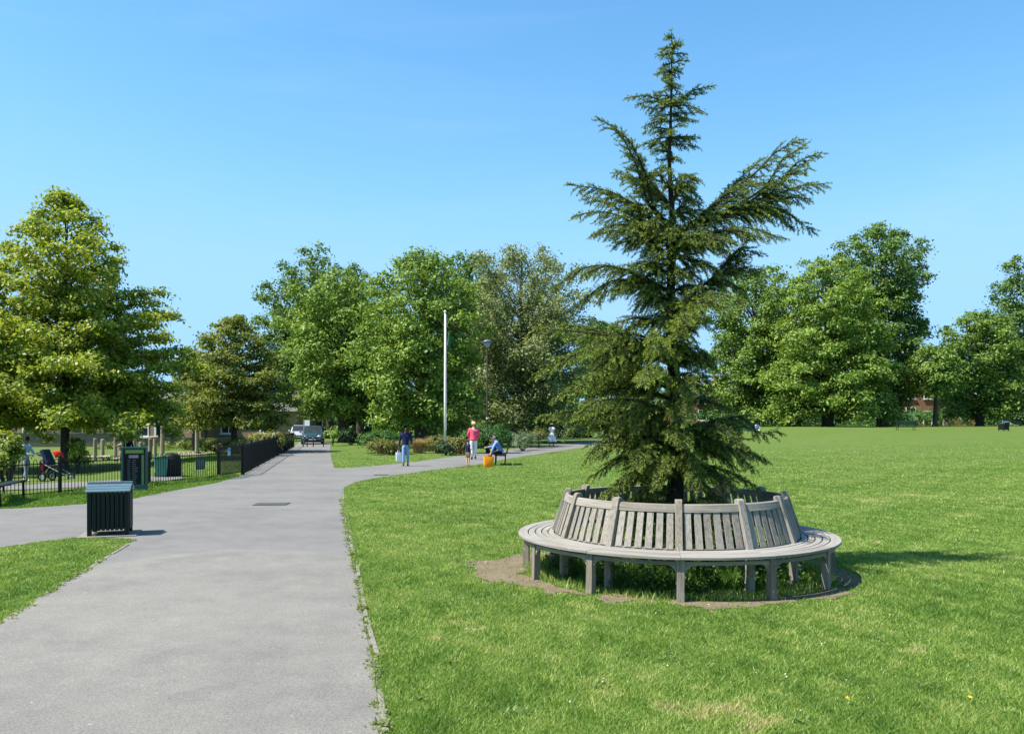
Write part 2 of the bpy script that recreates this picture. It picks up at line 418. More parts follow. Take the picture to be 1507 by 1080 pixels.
# ------------------------------------------------------------------ grass blades
def blades(n, xr, yr, dens_pow, h, wdt, keep, tintf, lean=.5):
    y = yr[0]*(yr[1]/yr[0])**RNG.random(n) if dens_pow else RNG.uniform(yr[0], yr[1], n)
    x = RNG.uniform(0, 1, n); x = xr[0](y)+x*(xr[1](y)-xr[0](y))
    k = keep(x, y); x, y = x[k], y[k]; n = len(x)
    hh = h(x, y)*RNG.uniform(.6, 1.25, n); ww = wdt(x, y)*RNG.uniform(.7, 1.3, n)
    a = RNG.uniform(0, 6.283, n); b = RNG.uniform(0, 6.283, n); l = RNG.random(n)*lean*hh*1.3
    z = gz(x, y)
    v = np.zeros((n, 3, 3))
    v[:, 0] = np.stack([x-np.cos(a)*ww, y-np.sin(a)*ww, z-.003], 1); v[:, 1] = np.stack([x+np.cos(a)*ww, y+np.sin(a)*ww, z-.003], 1)
    v[:, 2] = np.stack([x+np.cos(b)*l, y+np.sin(b)*l, z+hh], 1)
    t = np.clip(tintf(x, y)+RNG.normal(0, .17, n), 0, 1)
    return v.reshape(-1, 3), np.repeat(t, 3)
BENCH_R = lambda x, y: np.hypot(x-CB.x, y-CB.y)
def off_path(x, y): return ~inpoly(x, y, PATH) & ~(earth(x, y) & (RNG.random(len(x)) < .87)) & ~inpoly(x, y, PP)
def gt(x, y): return .41+.13*pn(x, y, 2.2)+.15*pn(x, y, .7)+.13*pn(x, y, .3)+.1*pn(x, y, 6)+.42*S((pn(x+3, y, 1.9)+.5*pn(x, y+7, .45)-.62)/.7)
L0, L1 = (lambda y: -1.6+0*y-.5*np.maximum(y-7, 0)), (lambda y: .66*y+1.2)
GV, GT = [], []
for args in (
    (900000, (L0, L1), (3.6, 60), 1, lambda x, y: .024+.009*pn(x, y, 1.1)+.005*pn(x, y, .35)+.0003*y, lambda x, y: .0018+.00036*y, lambda x, y: off_path(x, y) & (RNG.random(len(x)) > S((y-18)/38)), gt, 1.3),
    (130000, (lambda y: -1.0*y+.6, lambda y: -.42*y+.0*y), (5.2, 13), 1, lambda x, y: .026+.008*pn(x, y, .8), lambda x, y: .002+.0004*y, off_path, gt, 1.3),
    (80000, (lambda y: fence_x(y)-.6, lambda y: fence_x(y)+3.2), (13, 26), 0, lambda x, y: .03+.17*np.exp(-(((x-fence_x(y))-.1)/.28)**2)*(.6+.4*pn(x, y, 1.5)), lambda x, y: .011+0*x, off_path, lambda x, y: .3+0*x, .7),
    (30000, (lambda y: CB.x-1.75+0*y, lambda y: CB.x+1.75+0*y), (CB.y-1.75, CB.y+1.75), 0, lambda x, y: np.where(BENCH_R(x, y) < 1.3, .15, .07)*(1+.5*pn(x, y, .5)), lambda x, y: .006+0*x, lambda x, y: (BENCH_R(x, y) < 1.72) & (RNG.random(len(x)) < .75+.5*pn(x, y, .8)), lambda x, y: .12+.5*S((BENCH_R(x, y)-1.3)/.4), .8),  # tint lowered inside the ring, painting in the shade of the bench
):
    v_, t_ = blades(*args); GV.append(v_); GT.append(t_)
M_BLADE = leafmat('grass blade', (.078, .168, .019), (.335, .368, .098), .32, .55, .3)
_nt = M_BLADE.node_tree; _at = [n for n in _nt.nodes if n.type == 'ATTRIBUTE'][0]; _mx = [n for n in _nt.nodes if n.type == 'MIX' and n.blend_type == 'MIX'][0]
_rc = ramp(_nt, _at.outputs['Fac'], [(0, (.05, .125, .016)), (.3, (.115, .215, .026)), (.62, (.27, .36, .085)), (.8, (.36, .38, .13)), (1, (.46, .37, .21))])      # lush, ordinary, pale and straw blades
for _l in list(_mx.outputs[2].links): _nt.links.new(_rc, _l.to_socket)
o = npmesh('grass', np.concatenate(GV), 3, M_BLADE, None, np.concatenate(GT)); tag(o, 'short mown grass blades covering the lawn', 'grass', kind='stuff')
uv, ut = [], []  # weeds coloured dark to stand in for the shade under the bench
for _ in range(800):
    r_ = 1.45*math.sqrt(random.random()); a = random.uniform(0, 6.28); x, y = CB.x+r_*math.cos(a), CB.y+r_*math.sin(a)
    if pn(np.array([x]), np.array([y]), .9)[0] < random.uniform(-.7, .3): continue
    h_ = random.uniform(.08, .3)
    for k in range(random.randint(8, 16)):
        a = random.uniform(0, 6.28); e = random.uniform(-.2, .9); l = random.uniform(.03, .075); q = Vector((x+random.gauss(0, .03), y+random.gauss(0, .03), h_*random.uniform(.15, 1)))
        d = Vector((math.cos(a)*math.cos(e), math.sin(a)*math.cos(e), math.sin(e))); s_ = Vector((-math.sin(a), math.cos(a), 0))*l*.28
        uv += [q, q+d*l*.5-s_, q+d*l, q+d*l*.5+s_]; ut += [random.random()]*4
o = npmesh('undergrowth', np.array([tuple(v) for v in uv]), 4, leafmat('shade toned weed leaf', (.025, .07, .015), (.075, .15, .03), .2), None, ut); tag(o, 'leafy weeds inside and under the round bench, coloured dark for its shade', 'weeds', kind='stuff')
# weeds and taller tufts creeping over the path edge
def edge_pts(pts, n, spread):
    A = [at(*p) for p in pts]; L = [(b-a).length for a, b in zip(A, A[1:])]; tot = sum(L); out = []
    for _ in range(n):
        s = random.random()*tot; i = 0
        while s > L[i] and i < len(L)-1: s -= L[i]; i += 1
        d = (A[i+1]-A[i]).normalized(); p = A[i]+d*s
        if pn(p.x*3+1, p.y*1.0, 1.1) < random.uniform(-.6, .7): continue
        out.append(p+Vector((-d.y, d.x, 0))*random.gauss(0, spread))
    return out
wv, wt = [], []
for p in edge_pts(RIGHT_EDGE[1:8], 520, .022)+edge_pts(LEFT_TRI[7:13], 220, .025):
    for _ in range(random.randint(5, 12)):
        a = random.uniform(0, 6.28); l = random.uniform(.012, .038); e = random.uniform(.1, .9); q = p+Vector((random.gauss(0, .02), random.gauss(0, .02), 0))
        d = Vector((math.cos(a)*math.cos(e), math.sin(a)*math.cos(e), math.sin(e))); s = Vector((-math.sin(a), math.cos(a), 0))*l*.35
        q.z = .006
        wv += [q, q+d*l*.55-s, q+d*l, q+d*l*.55+s]; wt += [random.uniform(.1, .9)]*4
o = npmesh('weeds', np.array([tuple(v) for v in wv]), 4, leafmat('weed leaf', (.1, .15, .035), (.24, .25, .1), .25), None, wt); tag(o, 'small weeds and clover creeping over the path edges', 'weeds', kind='stuff')
dv = []
for _ in range(110):
    Y = 4.5*(22/4.5)**random.random(); X = random.uniform(-.6, .64*Y)
    if inpoly(np.array([X]), np.array([Y]), PATH)[0]: continue
    s = random.uniform(.003, .006)
    for k in range(2):
        a = random.uniform(0, 6.28); z = random.uniform(.025, .05)
        dv += [(X+s*math.cos(a+q), Y+s*math.sin(a+q), z+random.uniform(-.004, .004)) for q in (0, 1.57, 3.14, 4.71)]
o = npmesh('fallen_petals', np.array(dv), 4, pmat('white petal', (.75, .74, .7), (.6, .58, .5), 5)); tag(o, 'scattered tiny white petals and daisies in the lawn', 'petals', kind='stuff')
lv = []
for p in edge_pts(RIGHT_EDGE[1:9], 260, .16)+edge_pts(LEFT_TRI[7:13], 140, .14):
    a = random.uniform(0, 6.28); l = random.uniform(.006, .02); z = .013; q = p+Vector((random.gauss(0, .05), random.gauss(0, .05), 0)); d = Vector((math.cos(a), math.sin(a), 0)); s_ = Vector((-d.y, d.x, 0))*.45
    lv += [(q.x, q.y, z), tuple((q+(d*.5+s_)*l)[:2])+(z+.004,), tuple((q+d*l)[:2])+(z+random.uniform(.001, .008),), tuple((q+(d*.5-s_)*l)[:2])+(z+.002,)]
o = npmesh('leaf_litter', np.array(lv), 4, pmat('dry leaf', (.2, .14, .07), (.1, .075, .045), 9, .9)); tag(o, 'dry leaf litter scattered along the path edges', 'leaf litter', kind='stuff')
for px, py, lab in ((1247, 1037, 'larger yellow dandelion flower in the near lawn'), (1427, 1036, 'smaller yellow dandelion flower beside a broad leaved weed')):
    e = empty('dandelion', at(px, py), 0, lab, 'flower', 'dandelions in the lawn'); MB().tube([(0, 0, -.01), (0, 0, .04)], .002, 5).build('stem', pmat('flower stem', (.15, .2, .06), (.12, .17, .05)), e)
    f = MB()
    for k in range(26):
        a = random.uniform(0, 6.28); d = Vector((math.cos(a), math.sin(a), random.uniform(.1, 1.2))).normalized()*random.uniform(.012, .02); s_ = Vector((-math.sin(a), math.cos(a), 0))*.003; c = Vector((0, 0, .038))
        f.add([c-s_, c+s_, c+d+s_*.6, c+d-s_*.6], [(0, 1, 2, 3)])
    f.build('petals', pmat('yellow petal', (.8, .5, .01), (.85, .58, .02), 30, .6), e)
# broad-leaved weed rosettes in the near lawn
rv = []
for (px, py) in [(660, 975), (982, 972), (1363, 1012), (880, 1010), (1155, 985), (1420, 960), (700, 905), (1290, 940), (1480, 1050), (760, 1050), (1180, 1065), (620, 1030)]:
    p = at(px, py)
    for _ in range(12):
        q = p+Vector((random.gauss(0, .035), random.gauss(0, .03), .01)); a = random.uniform(0, 6.28); l = random.uniform(.03, .06); e = random.uniform(.2, .7)
        d = Vector((math.cos(a)*math.cos(e), math.sin(a)*math.cos(e), math.sin(e))); s = Vector((-math.sin(a), math.cos(a), 0))*l*.22
        rv += [q, q+d*l*.5-s, q+d*l, q+d*l*.5+s]
o = npmesh('lawn_weeds', np.array([tuple(v) for v in rv]), 4, leafmat('plantain leaf', (.08, .15, .03), (.15, .21, .05), .2), None, RNG.random(len(rv))); tag(o, 'broad leaved weed rosettes growing in the near lawn', 'weeds', kind='stuff')
# ------------------------------------------------------------------ round tree bench
W_BENCH = woodmat('weathered bench timber', (.325, .305, .27), (.165, .15, .126))
W_SEAT = woodmat('bleached seat timber', (.34, .33, .305), (.2, .19, .17))
W_LEG = woodmat('weathered leg timber', (.3, .268, .222), (.15, .128, .1))
bench = empty('round_bench', CB, 0, 'weathered grey circular wooden bench with slatted back ringing the young cedar', 'bench')
OFF = R(-90-9.2)
SH = .435
def pol(a, r, z): return Vector((r*math.cos(a), r*math.sin(a), z))
def arc_board(mb, a0, a1, r0, r1, z0, z1, seg=8, zlow=None):
    """curved board; zlow(t) may lift the lower edge"""
    vs = []; lc = []
    for k in range(seg+1):
        t = k/seg; a = a0+(a1-a0)*t; zl = z0 if zlow is None else zlow(t)
        for r, z in ((r0, zl), (r1, zl), (r1, z1), (r0, z1)):
            vs.append(pol(a, r, z)); lc.append(((a-a0)*(r0+r1)/2, r, z))
    fs = [(0, 1, 2, 3), tuple(seg*4+q for q in (3, 2, 1, 0))]
    for k in range(seg):
        for q in range(4):
            b = k*4; fs.append((b+q, b+(q+1) % 4, b+4+(q+1) % 4, b+4+q))
    mb.add(vs, fs, lc)
SEC = 2*math.pi/12
RING = [(1.395, 1.455), (1.467, 1.53), (1.542, 1.605), (1.617, 1.685), (1.697, 1.805)]
seat = MB()
for (r0, r1) in RING:
    for i in range(12):
        a = OFF+i*SEC; g = .0009/r0
        dz = random.uniform(-.0015, .0015)
        arc_board(seat, a+g, a+SEC-g, r0, r1, SH-.028+dz, SH+dz, 10)
seat.build('seat', W_SEAT, bench, bevel=.004)
RB0, RB1, ZT = 1.375, 1.235, .875        # radius of the back at the seat and at the top
def rb(z): return RB0+(RB1-RB0)*(z-SH)/(ZT-SH)
for i in range(12):
    a = OFF+i*SEC; Mr = Matrix.Rotation(a, 4, 'Z')
    lean = random.uniform(-.004, .004)
    # outer leg, tapering outward at the foot
    l = MB(); l.prism([(1.695+lean, -.02), (1.775+lean, -.02), (1.765, SH-.03), (1.695, SH-.03)], -.036, .036, Mr, 2); l.build('leg', W_LEG, bench, bevel=.005)
    # back post: upright inner leg, then leaning inward, rounded head
    p = MB(); top = [(rb(.9)+.04*math.cos(t)-.0, .905+.022*math.sin(t)) for t in np.linspace(0, math.pi, 7)]
    p.prism([(1.36, -.02), (1.44, -.02), (1.435, SH-.03), (rb(SH)+.048, SH), (rb(.9)+.042, .9)]+top[1:-1]+[(rb(.9)-.04, .9), (rb(SH)-.045, SH), (1.36, SH-.03)], -.036, .036, Mr, 2)
    p.build('back_post', W_LEG if i % 5 == 0 else W_BENCH, bench, bevel=.005)
    b = MB(); b.prism([(1.436, SH-.115), (1.694, SH-.085), (1.694, SH-.031), (1.436, SH-.031)], -.022, .022, Mr, 0); b.build('seat_bearer', W_LEG, bench, bevel=.003)
    # apron with a curved bracket at each end
    h = .036/1.74
    ap = MB(); arc_board(ap, a+h, a+SEC-h, 1.725, 1.75, 0, SH-.05, 26, lambda t: SH-.085-.075*(max(0, 1-min(t, 1-t)/.1))**1.7)
    ap.build('apron', W_BENCH, bench)
    h = .037/1.3
    tr = MB(); vs_ = []; lc_ = []; n_ = 6
    for k in range(n_+1):
        q = a+h*.92+(SEC-2*h*.92)*k/n_
        for (dr, z) in ((-.019, ZT-.075), (.019, ZT-.075), (.019, ZT-.004), (.008, ZT+.004), (-.008, ZT+.004), (-.019, ZT-.004)):
            vs_.append(pol(q, rb(z)+dr, z)); lc_.append((k*.1, dr, z))
    f_ = [tuple(range(6)), tuple(n_*6+q for q in range(5, -1, -1))]
    for k in range(n_):
        for q in range(6): f_.append((k*6+q, k*6+(q+1) % 6, k*6+6+(q+1) % 6, k*6+6+q))
    tr.add(vs_, f_, lc_); tr.build('top_rail', W_BENCH, bench)
    lr = MB(); arc_board(lr, a+h, a+SEC-h, rb(SH+.05)-.016, rb(SH+.05)+.016, SH-.026, SH+.012, 6); lr.build('lower_rail', W_BENCH, bench)
    sl = MB()
    for k in range(6):
        q = a+h+(SEC-2*h)*(k+.5)/6+random.uniform(-.002, .002); Mq = Matrix.Rotation(q, 4, 'Z'); w0 = .035
        z0, z1 = SH+.008, ZT-.073
        pts = [Vector((rb(z)+d, sgn*ww, z)) for z, ww in ((z0, w0*1.02), (z1, w0*.94)) for d in (-.009, .009) for sgn in (-1, 1)]
        sl.add([Mq @ v for v in pts], [(0, 1, 3, 2), (4, 6, 7, 5), (0, 4, 5, 1), (2, 3, 7, 6), (0, 2, 6, 4), (1, 5, 7, 3)], [(v.z, v.y, v.x) for v in pts])
    sl.build('back_slats', W_BENCH, bench)
    if i == 8:
        q = a+SEC*.45; pl = MB(); pl.box((rb(ZT-.04)+.0215, 0, ZT-.037), (.004, .12, .05), Matrix.Rotation(q, 4, 'Z')); pl.build('plaque', pmat('dark bronze', (.05, .06, .08), (.08, .09, .1), 30, .35, metal=.6), bench)

# ------------------------------------------------------------------ cedar
needles_p, needles_d, needles_t = [], [], []
WD = MB(); TW = MB()
def cat(pts, step):
    P = [pts[0]+(pts[0]-pts[1])]+pts+[pts[-1]+(pts[-1]-pts[-2])]; out = []
    for i in range(1, len(P)-2):
        n = max(2, int((P[i+1]-P[i]).length/step))
        for k in range(n):
            t = k/n; a, b, c, d = P[i-1], P[i], P[i+1], P[i+2]
            out.append(.5*((2*b)+(c-a)*t+(2*a-5*b+4*c-d)*t*t+(3*b-a-3*c+d)*t**3))
    out.append(pts[-1]); return out
rC = random.Random(21)
def spray(p, d, L, droop, tint):
    """one side twig carrying needle tufts, with short twiglets"""
    n = max(2, int(L/.0135)); q = p.copy(); v = d.normalized(); line = [q.copy()]
    for k in range(n):
        t = (k+1)/n
        v = (v+Vector((0, 0, -droop*.05))+Vector((rC.gauss(0, .025), rC.gauss(0, .025), rC.gauss(0, .02)))).normalized()
        q = q+v*(L/n); line.append(q.copy())
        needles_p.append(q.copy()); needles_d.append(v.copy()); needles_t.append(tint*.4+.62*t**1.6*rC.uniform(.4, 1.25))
        if L > .1 and k % 7 == 3 and t < .7:
            s = 1 if (k//7) % 2 else -1
            side = v.cross(Vector((0, 0, 1)));
            if side.length < .1: side = Vector((1, 0, 0))
            w = (v*.9+side.normalized()*s*.8+Vector((0, 0, -.25*droop+rC.gauss(0, .15)))).normalized()
            l2 = (.03+.06*(1-t))*rC.uniform(.6, 1.2)*min(1.3, L/.2)
            m = max(1, int(l2/.0135))
            for j in range(m):
                u = (j+1)/m
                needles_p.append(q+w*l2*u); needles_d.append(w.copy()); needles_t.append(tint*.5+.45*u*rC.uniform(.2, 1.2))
    TW.tube([line[0], line[len(line)//2], line[-1]], [.0035, .0028, .0012], 3, False)
def branch(pts, r0, sec, tint=.3, droop=1.0, start=.12, gap=.044):
    L = cat(pts, .03); n = len(L)
    WD.tube(L[::2]+([L[-1]] if n % 2 == 0 else []), [r0*(1-.9*i/max(1, len(L[::2])+(n % 2 == 0)-1))+.002 for i in range(len(L[::2])+(n % 2 == 0))], 6, True)
    tot = sum((b-a).length for a, b in zip(L, L[1:])); s = 0; nxt = tot*start; sd = 1
    for a, b in zip(L, L[1:]):
        s += (b-a).length
        t = s/tot; tan = (b-a).normalized()
        for _ in range(3):         # spur shoots on the limb itself
            u_ = Vector((rC.gauss(0, 1), rC.gauss(0, 1), rC.gauss(.35, .8))).normalized(); r_ = r0*(1-t)+rC.uniform(.0, .022)*(.4+min(1, 3*t))
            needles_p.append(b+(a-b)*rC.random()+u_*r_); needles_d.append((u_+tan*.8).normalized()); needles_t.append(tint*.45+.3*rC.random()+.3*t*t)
        while s > nxt:
            nxt += gap*rC.uniform(.7, 1.3); sd = -sd
            side = tan.cross(Vector((0, 0, 1)))
            side = side.normalized() if side.length > .15 else Vector((rC.gauss(0, 1), rC.gauss(0, 1), 0)).normalized()
            l = sec*(.25+.95*(1-t)**.8)*rC.uniform(.75, 1.15)*min(1, .4+t*3)
            d = tan*rC.uniform(.8, 1.0)+side*sd*rC.uniform(.4, .7)+Vector((0, 0, rC.uniform(-.62, -.12)*droop if rC.random() < .8 else rC.uniform(.1, .4)))
            spray(b, d, l, droop*rC.uniform(.4, 1.1), tint)
            if rC.random() < .25:     # a twig hanging below the branch
                spray(b, tan*.7+Vector((rC.gauss(0, .3), rC.gauss(0, .3), -.8)), l*.6, .6, tint*.8)
CY = CB.y+.05
def cp(px, py, dy=0):
    Y = CY+dy; return Vector(((px-CX)*Y/F, Y, EYE+(HZ-py)*Y/F))
TRUNK = [(993, 860), (992, 760), (995, 700), (999, 640), (997, 590), (991, 540), (987, 480), (987, 430), (989, 380), (990, 330), (987, 280), (985, 235), (987, 180), (988, 120), (989, 70), (988, 44)]
tp = [cp(*p) for p in TRUNK]; tp[0].z = -.05
tr_r = [.12, .1, .095, .088, .078, .068, .06, .052, .045, .037, .028, .022, .016, .011, .007, .003]
TL = cat(tp, .08); trunk_mb = MB()
zk = [p.z for p in tp]
trunk_mb.tube(TL, [float(np.interp(p.z, zk, tr_r)) for p in TL], 12)
def trunk_at(z):
    i = min(range(len(TL)), key=lambda k: abs(TL[k].z-z)); return TL[i]
BR = [ # points in the photo's plane, how far the tip comes towards (-) or away (+), twig length, tint (sunlit boughs painted paler, shaded ones darker)
 ([(987, 152), (955, 142), (922, 144)], -.1, .13, .4), ([(988, 150), (1020, 134), (1051, 126)], .05, .13, .35), ([(988, 155), (1015, 156), (1038, 166)], -.12, .14, .3), ([(987, 160), (965, 160), (944, 157)], .15, .12, .3),
 ([(975, 345), (955, 300), (935, 240), (910, 195), (882, 175)], -.3, .3, .35), ([(972, 300), (955, 262), (938, 228), (926, 207)], .2, .26, .3), ([(970, 310), (930, 262), (905, 255)], .5, .25, .25),
 ([(980, 350), (930, 300), (890, 280), (837, 272)], .1, .32, .35), ([(978, 365), (920, 322), (880, 312), (844, 318)], -.4, .32, .4), ([(975, 340), (935, 320), (895, 300), (862, 290)], .5, .3, .3), ([(980, 375), (940, 345), (900, 340), (872, 345)], -.7, .3, .4),
 ([(986, 300), (1005, 262), (1028, 266)], -.3, .2, .5), ([(985, 275), (965, 255), (945, 265)], -.3, .18, .4), ([(987, 315), (1010, 296), (1030, 300)], .3, .22, .3),
 ([(995, 350), (1060, 292), (1110, 256), (1140, 226), (1178, 205)], -.2, .36, .35), ([(1010, 345), (1090, 306), (1140, 280), (1170, 242), (1204, 225)], .15, .36, .3), ([(1060, 322), (1120, 298), (1170, 276), (1214, 270)], -.25, .34, .35), ([(1075, 312), (1140, 306), (1195, 340)], .1, .32, .3), ([(1020, 350), (1090, 335), (1150, 350)], -.4, .34, .35),
 ([(1050, 305), (1090, 262), (1120, 235)], .5, .26, .3), ([(1100, 300), (1150, 262), (1190, 248)], -.5, .26, .35), ([(990, 370), (1040, 350), (1080, 360)], -.6, .3, .3), ([(992, 385), (1030, 385), (1062, 402)], -.3, .28, .2),
 ([(992, 462), (1030, 425), (1070, 387), (1104, 350)], .1, .34, .1), ([(1040, 416), (1080, 396), (1118, 396)], .3, .3, .1), ([(1035, 420), (1062, 412), (1092, 425)], -.1, .26, .1), ([(1060, 396), (1085, 370), (1120, 372)], .4, .26, .1),
 ([(986, 445), (930, 402), (890, 392), (858, 405)], -.3, .32, .4), ([(986, 430), (930, 400), (870, 392), (812, 424)], .1, .34, .4), ([(985, 435), (935, 415), (900, 425), (880, 445)], .4, .3, .3), ([(988, 400), (950, 385), (925, 392)], -.6, .3, .3),
 ([(988, 470), (1015, 442), (1055, 432), (1098, 447)], -.9, .3, .6), ([(988, 480), (1010, 455), (1035, 450)], -1.1, .28, .6), ([(986, 480), (940, 468), (900, 478)], -.5, .3, .4),
 ([(988, 545), (920, 500), (850, 488), (785, 483)], -.3, .36, .65), ([(988, 575), (900, 522), (840, 524), (786, 553)], -.6, .38, .7), ([(988, 590), (905, 560), (850, 566), (815, 590)], -.2, .36, .55), ([(987, 520), (935, 492), (890, 500), (850, 520)], -.9, .36, .6), ([(988, 530), (930, 520), (880, 540), (848, 572)], -1.2, .36, .6), ([(990, 560), (940, 540), (880, 545)], .6, .36, .4),
 ([(988, 520), (1000, 480), (1008, 462)], -1.3, .3, .65), ([(988, 540), (970, 500), (960, 490)], -1.3, .32, .65), ([(988, 570), (960, 540), (945, 560)], -1.4, .34, .6),
 ([(993, 640), (930, 610), (860, 604), (795, 613)], -.5, .36, .6), ([(993, 650), (920, 632), (855, 625), (832, 640)], .1, .36, .4), ([(994, 620), (940, 590), (880, 590), (850, 610)], -1.0, .36, .55), ([(994, 660), (930, 640), (880, 655), (862, 680)], -.8, .36, .5),
 ([(998, 645), (1050, 622), (1090, 614), (1118, 636), (1146, 634)], .1, .34, .15), ([(998, 660), (1055, 650), (1112, 690)], -.2, .34, .2), ([(998, 680), (1060, 690), (1114, 716)], .2, .34, .15), ([(998, 605), (1040, 588), (1078, 604)], .3, .3, .15), ([(998, 665), (1070, 655), (1128, 676)], .6, .34, .1), ([(998, 690), (1040, 690), (1080, 722)], -.6, .32, .2), ([(998, 632), (1060, 640), (1100, 668)], -.7, .34, .2),
 ([(993, 695), (925, 672), (868, 702)], -.2, .34, .5), ([(993, 700), (940, 688), (902, 722)], -.7, .34, .45), ([(993, 685), (950, 655), (935, 690)], -1.1, .34, .5), ([(995, 690), (975, 672), (965, 715)], -1.1, .32, .45), ([(997, 690), (1010, 672), (1030, 722)], -1.0, .3, .35), ([(993, 700), (930, 700), (885, 728)], .4, .32, .4), ([(997, 660), (1000, 630), (1010, 655)], -1.2, .32, .4), ([(997, 720), (960, 712), (925, 738)], -.5, .28, .4), ([(997, 720), (1030, 712), (1065, 738)], -.3, .28, .25),
 ([(990, 505), (1020, 476), (1046, 482)], -.2, .24, .2), ([(990, 532), (1020, 520), (1049, 541)], .1, .24, .2), ([(993, 572), (1030, 556), (1046, 574)], -.3, .24, .2), ([(988, 460), (1012, 470), (1040, 468)], .3, .22, .15), ([(990, 550), (1025, 548), (1040, 560)], .4, .22, .15),
]
for pts, dy, sec, tint in BR:
    n = len(pts); P = []
    for i, (x, y) in enumerate(pts):
        t = i/(n-1); P.append(cp(x, y, dy*t))
    t0 = trunk_at(P[0].z)
    if abs(P[0].x-t0.x) < .25: P[0] = t0.copy()
    ln = sum((b-a).length for a, b in zip(P, P[1:]))
    branch(P, .004+.009*ln, sec*(1.12 if P[0].z > hz(480, CY) else 1.05), tint, .9)
    if ln > .55:        # a neighbouring limb of the same tier
        for q in range(1):
            o_ = Vector((0, rC.uniform(-.22, .22)*ln, rC.uniform(-.12, .1)*ln)); k_ = rC.uniform(.65, .92)
            P2 = [P[0]+(p-P[0])*k_+o_*(i/(n-1)) for i, p in enumerate(P)]
            branch(P2, .004+.009*ln, sec*.95, tint*.9, 1.0)
# short whorls on the leader
z = hz(236, CY)
while z < hz(47, CY):
    t0 = trunk_at(z); py = HZ-(z-EYE)*F/CY
    ln = float(np.interp(py, [44, 60, 90, 120, 145, 165, 185, 215, 232, 240], [.05, .1, .17, .17, .2, .2, .3, .36, .2, .1]))
    for k in range(4):
        a = rC.uniform(0, 6.28); l = ln*rC.uniform(.6, 1.15); d = Vector((math.cos(a), math.sin(a), 0))
        branch([t0.copy(), t0+d*l*.5+Vector((0, 0, .05*l)), t0+d*l+Vector((0, 0, -.12*l*rC.uniform(-.5, 1.5)))], .006, .07+ln*.2, .35, .8, .1, .045)
    z += .075
for k in range(58):
    py = rC.uniform(255, 470); a = rC.uniform(0, 6.28)
    if k > 26: py = rC.uniform(330, 540); a = -1.57+rC.gauss(0, .7)
    z = hz(py, CY); t0 = trunk_at(z); d = Vector((math.cos(a), math.sin(a), 0)); L = rC.uniform(.22, .55)
    branch([t0.copy(), t0+d*L*.5+Vector((0, 0, .1*L)), t0+d*L+Vector((0, 0, rC.uniform(-.2, .15)*L))], .009, .26, .3, 1.0)
for k in range(34):       # skirt inside the seat
    py = rC.uniform(735, 815); a = rC.uniform(0, 6.28); z = hz(py, CY); t0 = trunk_at(z); d = Vector((math.cos(a), math.sin(a), 0)); L = rC.uniform(.55, 1.0)
    branch([t0.copy(), t0+d*L*.5+Vector((0, 0, .12*L)), t0+d*L+Vector((0, 0, rC.uniform(-.2, .1)*L))], .011, .34, .3, 1.0)
# the rest of the crown: arching, drooping limbs all round
for k in range(38):
    py = rC.uniform(268, 715); a = rC.uniform(0, 6.28); z = hz(py, CY); t0 = trunk_at(z)
    front = -math.sin(a); c = math.cos(a)
    L = float(np.interp(py, [260, 300, 360, 420, 450, 500, 560, 620, 680, 715], [.35, .6, .62, .55, .5, .72, .95, 1.0, .85, .65]))
    if c > .2 and 430 < py < 600: L *= .55
    L *= rC.uniform(.7, 1.12); d = Vector((c, math.sin(a), 0)); up = rC.uniform(.0, .28)
    P = [t0.copy(), t0+d*L*.4+Vector((0, 0, up*L*.55)), t0+d*L*.75+Vector((0, 0, up*L*.6)), t0+d*L+Vector((0, 0, (up-.35)*L*.5))]
    branch(P, .005+.01*L, .34, .25+.2*rC.random()+(.12 if c < 0 else 0), 1.0)  # limbs on the sun side painted paler
for p in TL:
    if p.z > hz(330, CY):
        for _ in range(5):
            q = p+Vector((rC.gauss(0, .014), rC.gauss(0, .014), rC.uniform(-.04, .04))); needles_p.append(q); needles_d.append(Vector((rC.gauss(0, .5), rC.gauss(0, .5), 1)).normalized()); needles_t.append(rC.uniform(.2, .7))
cedar = empty('cedar_tree', (CB.x+.01, CY, 0), 0, 'young open cedar with layered spiky branches growing inside the round bench', 'tree')
iM = Matrix.Translation(-Vector(cedar.location))
def rel(mb, origin): 
    o = Vector(origin); mb.v = [tuple(Vector(v)-o) for v in mb.v]; return mb
M_BARK = pmat('cedar bark', (.03, .025, .021), (.055, .046, .038), 12, .95, .8, fine=60, spec=.1)
for v, f, l in ((WD.v, WD.f, WD.lc),):
    o = len(trunk_mb.v); trunk_mb.v += v; trunk_mb.lc += l; trunk_mb.pc += WD.pc; trunk_mb.f += [tuple(o+i for i in q) for q in f]
rel(trunk_mb, cedar.location).build('trunk', M_BARK, cedar, True)
rel(TW, cedar.location).build('twigs', pmat('cedar twig', (.05, .042, .03), (.075, .062, .042), 20, .9), cedar)
